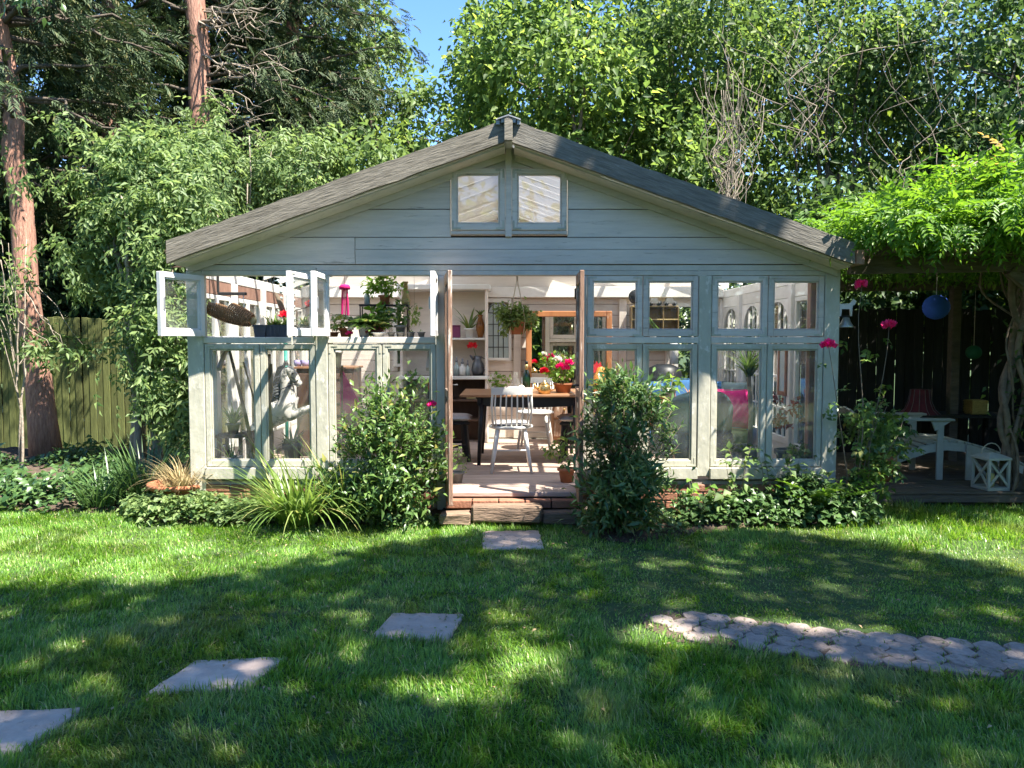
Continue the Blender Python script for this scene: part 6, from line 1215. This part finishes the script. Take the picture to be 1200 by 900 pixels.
for x in (-.6, .6):
    for y in (-.3, .33): MB().tube([(x, y, .14), (x, y, 0)], .022, 8).build('leg', 'darkwood', SF)
cushion('big bright pink cushion standing behind the tub armchair', (2.24, 8.05, FLZ+.58), .52, .42, .16, 'cloth_pink', (R(70), 0, R(-6))); cushion('blue cushion on the sofa', (2.0, 8.95, FLZ+.66), .45, .4, .14, 'cloth_blue', (R(70), 0, R(5))); cushion('teal and white cushion in the sofa corner', (2.5, 8.6, FLZ+.66), .32, .36, .12, 'sagepot', (R(75), 0, R(-30)))
t = thing('pouffe', 'green upholstered stool below the pink cushion', 'stool', (2.24, 8.05, FLZ)); MB().lathe([(0, .08), (.24, .08), (.27, .14), (.27, .31), (.23, .36), (0, .37)], n=24).build('upholstery', 'cloth_green', t)
for k in range(4): a = PI/4+k*PI/2; MB().tube([(.2*math.cos(a), .2*math.sin(a), .09), (.22*math.cos(a), .22*math.sin(a), 0)], .02, 7).build('leg', 'darkwood', t)
# palm in pot
PL = thing('palm', 'dracaena palm with arching blades in a grey pot behind the right windows', 'palm', (sx(880, 7.25), 7.25, FLZ)); MB().lathe(potprof(.14, .3), n=18).build('pot', 'pot_grey', PL); MB().tube([(0, 0, .25), (.01, 0, .6), (-.02, 0, .98)], [.025, .022, .02], 8).build('trunk', 'vinewood', PL); n = 60; a = rng.uniform(0, 2*PI, n); blades('fronds', np.tile([[-.02, 0, .97]], (n, 1))+rng.normal(0, .015, (n, 3)), a, .5*rng.uniform(.5, 1.1, n), .022*np.ones(n), rng.uniform(.4, 2.3, n), 'leaf_oak', PL, 6)
n = 26; a = rng.uniform(0, 2*PI, n); PL2 = thing('spiky_plant', 'small bright spiky plant on the right window ledge', 'potted plant', (sx(877, 6.9), 6.9, 1.5)); MB().lathe(potprof(.05, .08), n=14).build('pot', 'pot_grey', PL2); blades('foliage', np.tile([[0, 0, .07]], (n, 1)), a, .13*rng.uniform(.6, 1.1, n), .018*np.ones(n), rng.uniform(.2, 1.3, n), 'leaf_fresh', PL2, 4)
MB().cbox(1.75, XR-.14, FY+.101, FY+.3, 1.475, 1.499, .004).build('ledge', 'paint_pale', H)
t = thing('sage_pot', 'grey teal pot on the right window ledge', 'pot', (sx(952, 6.93), 6.93, 1.501)); MB().lathe([(0, 0), (.075, 0), (.082, .09), (.075, .09), (.07, .02), (0, .015)], n=18).build('pot_body', 'sagepot', t)
potted('potted_plant', 'reddish brown dry branched plant before the arched window', (sx(926, 7.35), 7.35, FLZ), .12, .25, 'darkgrey', 'bush', 110, .07, 'leaf_red', .16, .36, leaf=.06)
potted('potted_plant', 'low dark leafy plant in the right corner window', (sx(945, 6.98), 6.98, FLZ), .12, .18, 'darkgrey', 'bush', 160, .08, 'leaf_shrub', .2, .1, leaf=.07)
potted('potted_plant', 'large grey tub with low leaves left of the palm', (sx(850, 7.0), 7.0, FLZ), .13, .26, 'pot_grey', 'bush', 60, .06, 'leaf_dark', .12, .06, leaf=.06)
t = thing('wall_mirror', 'narrow red framed mirror on the right side wall', 'mirror', (2.74, 7.75, 1.0))
for a in ((-.02, 0, -.12, -.08, 0, .5), (-.02, 0, .08, .12, 0, .5), (-.02, 0, -.08, .08, 0, .045), (-.02, 0, -.08, .08, .455, .5)): MB().cbox(a[0], a[1], a[2], a[3], a[4], a[5], .004).build('frame_member', 'brick', t)
MB().box(-.01, -.005, -.08, .08, .045, .455).build('glass', 'glasspale', t)
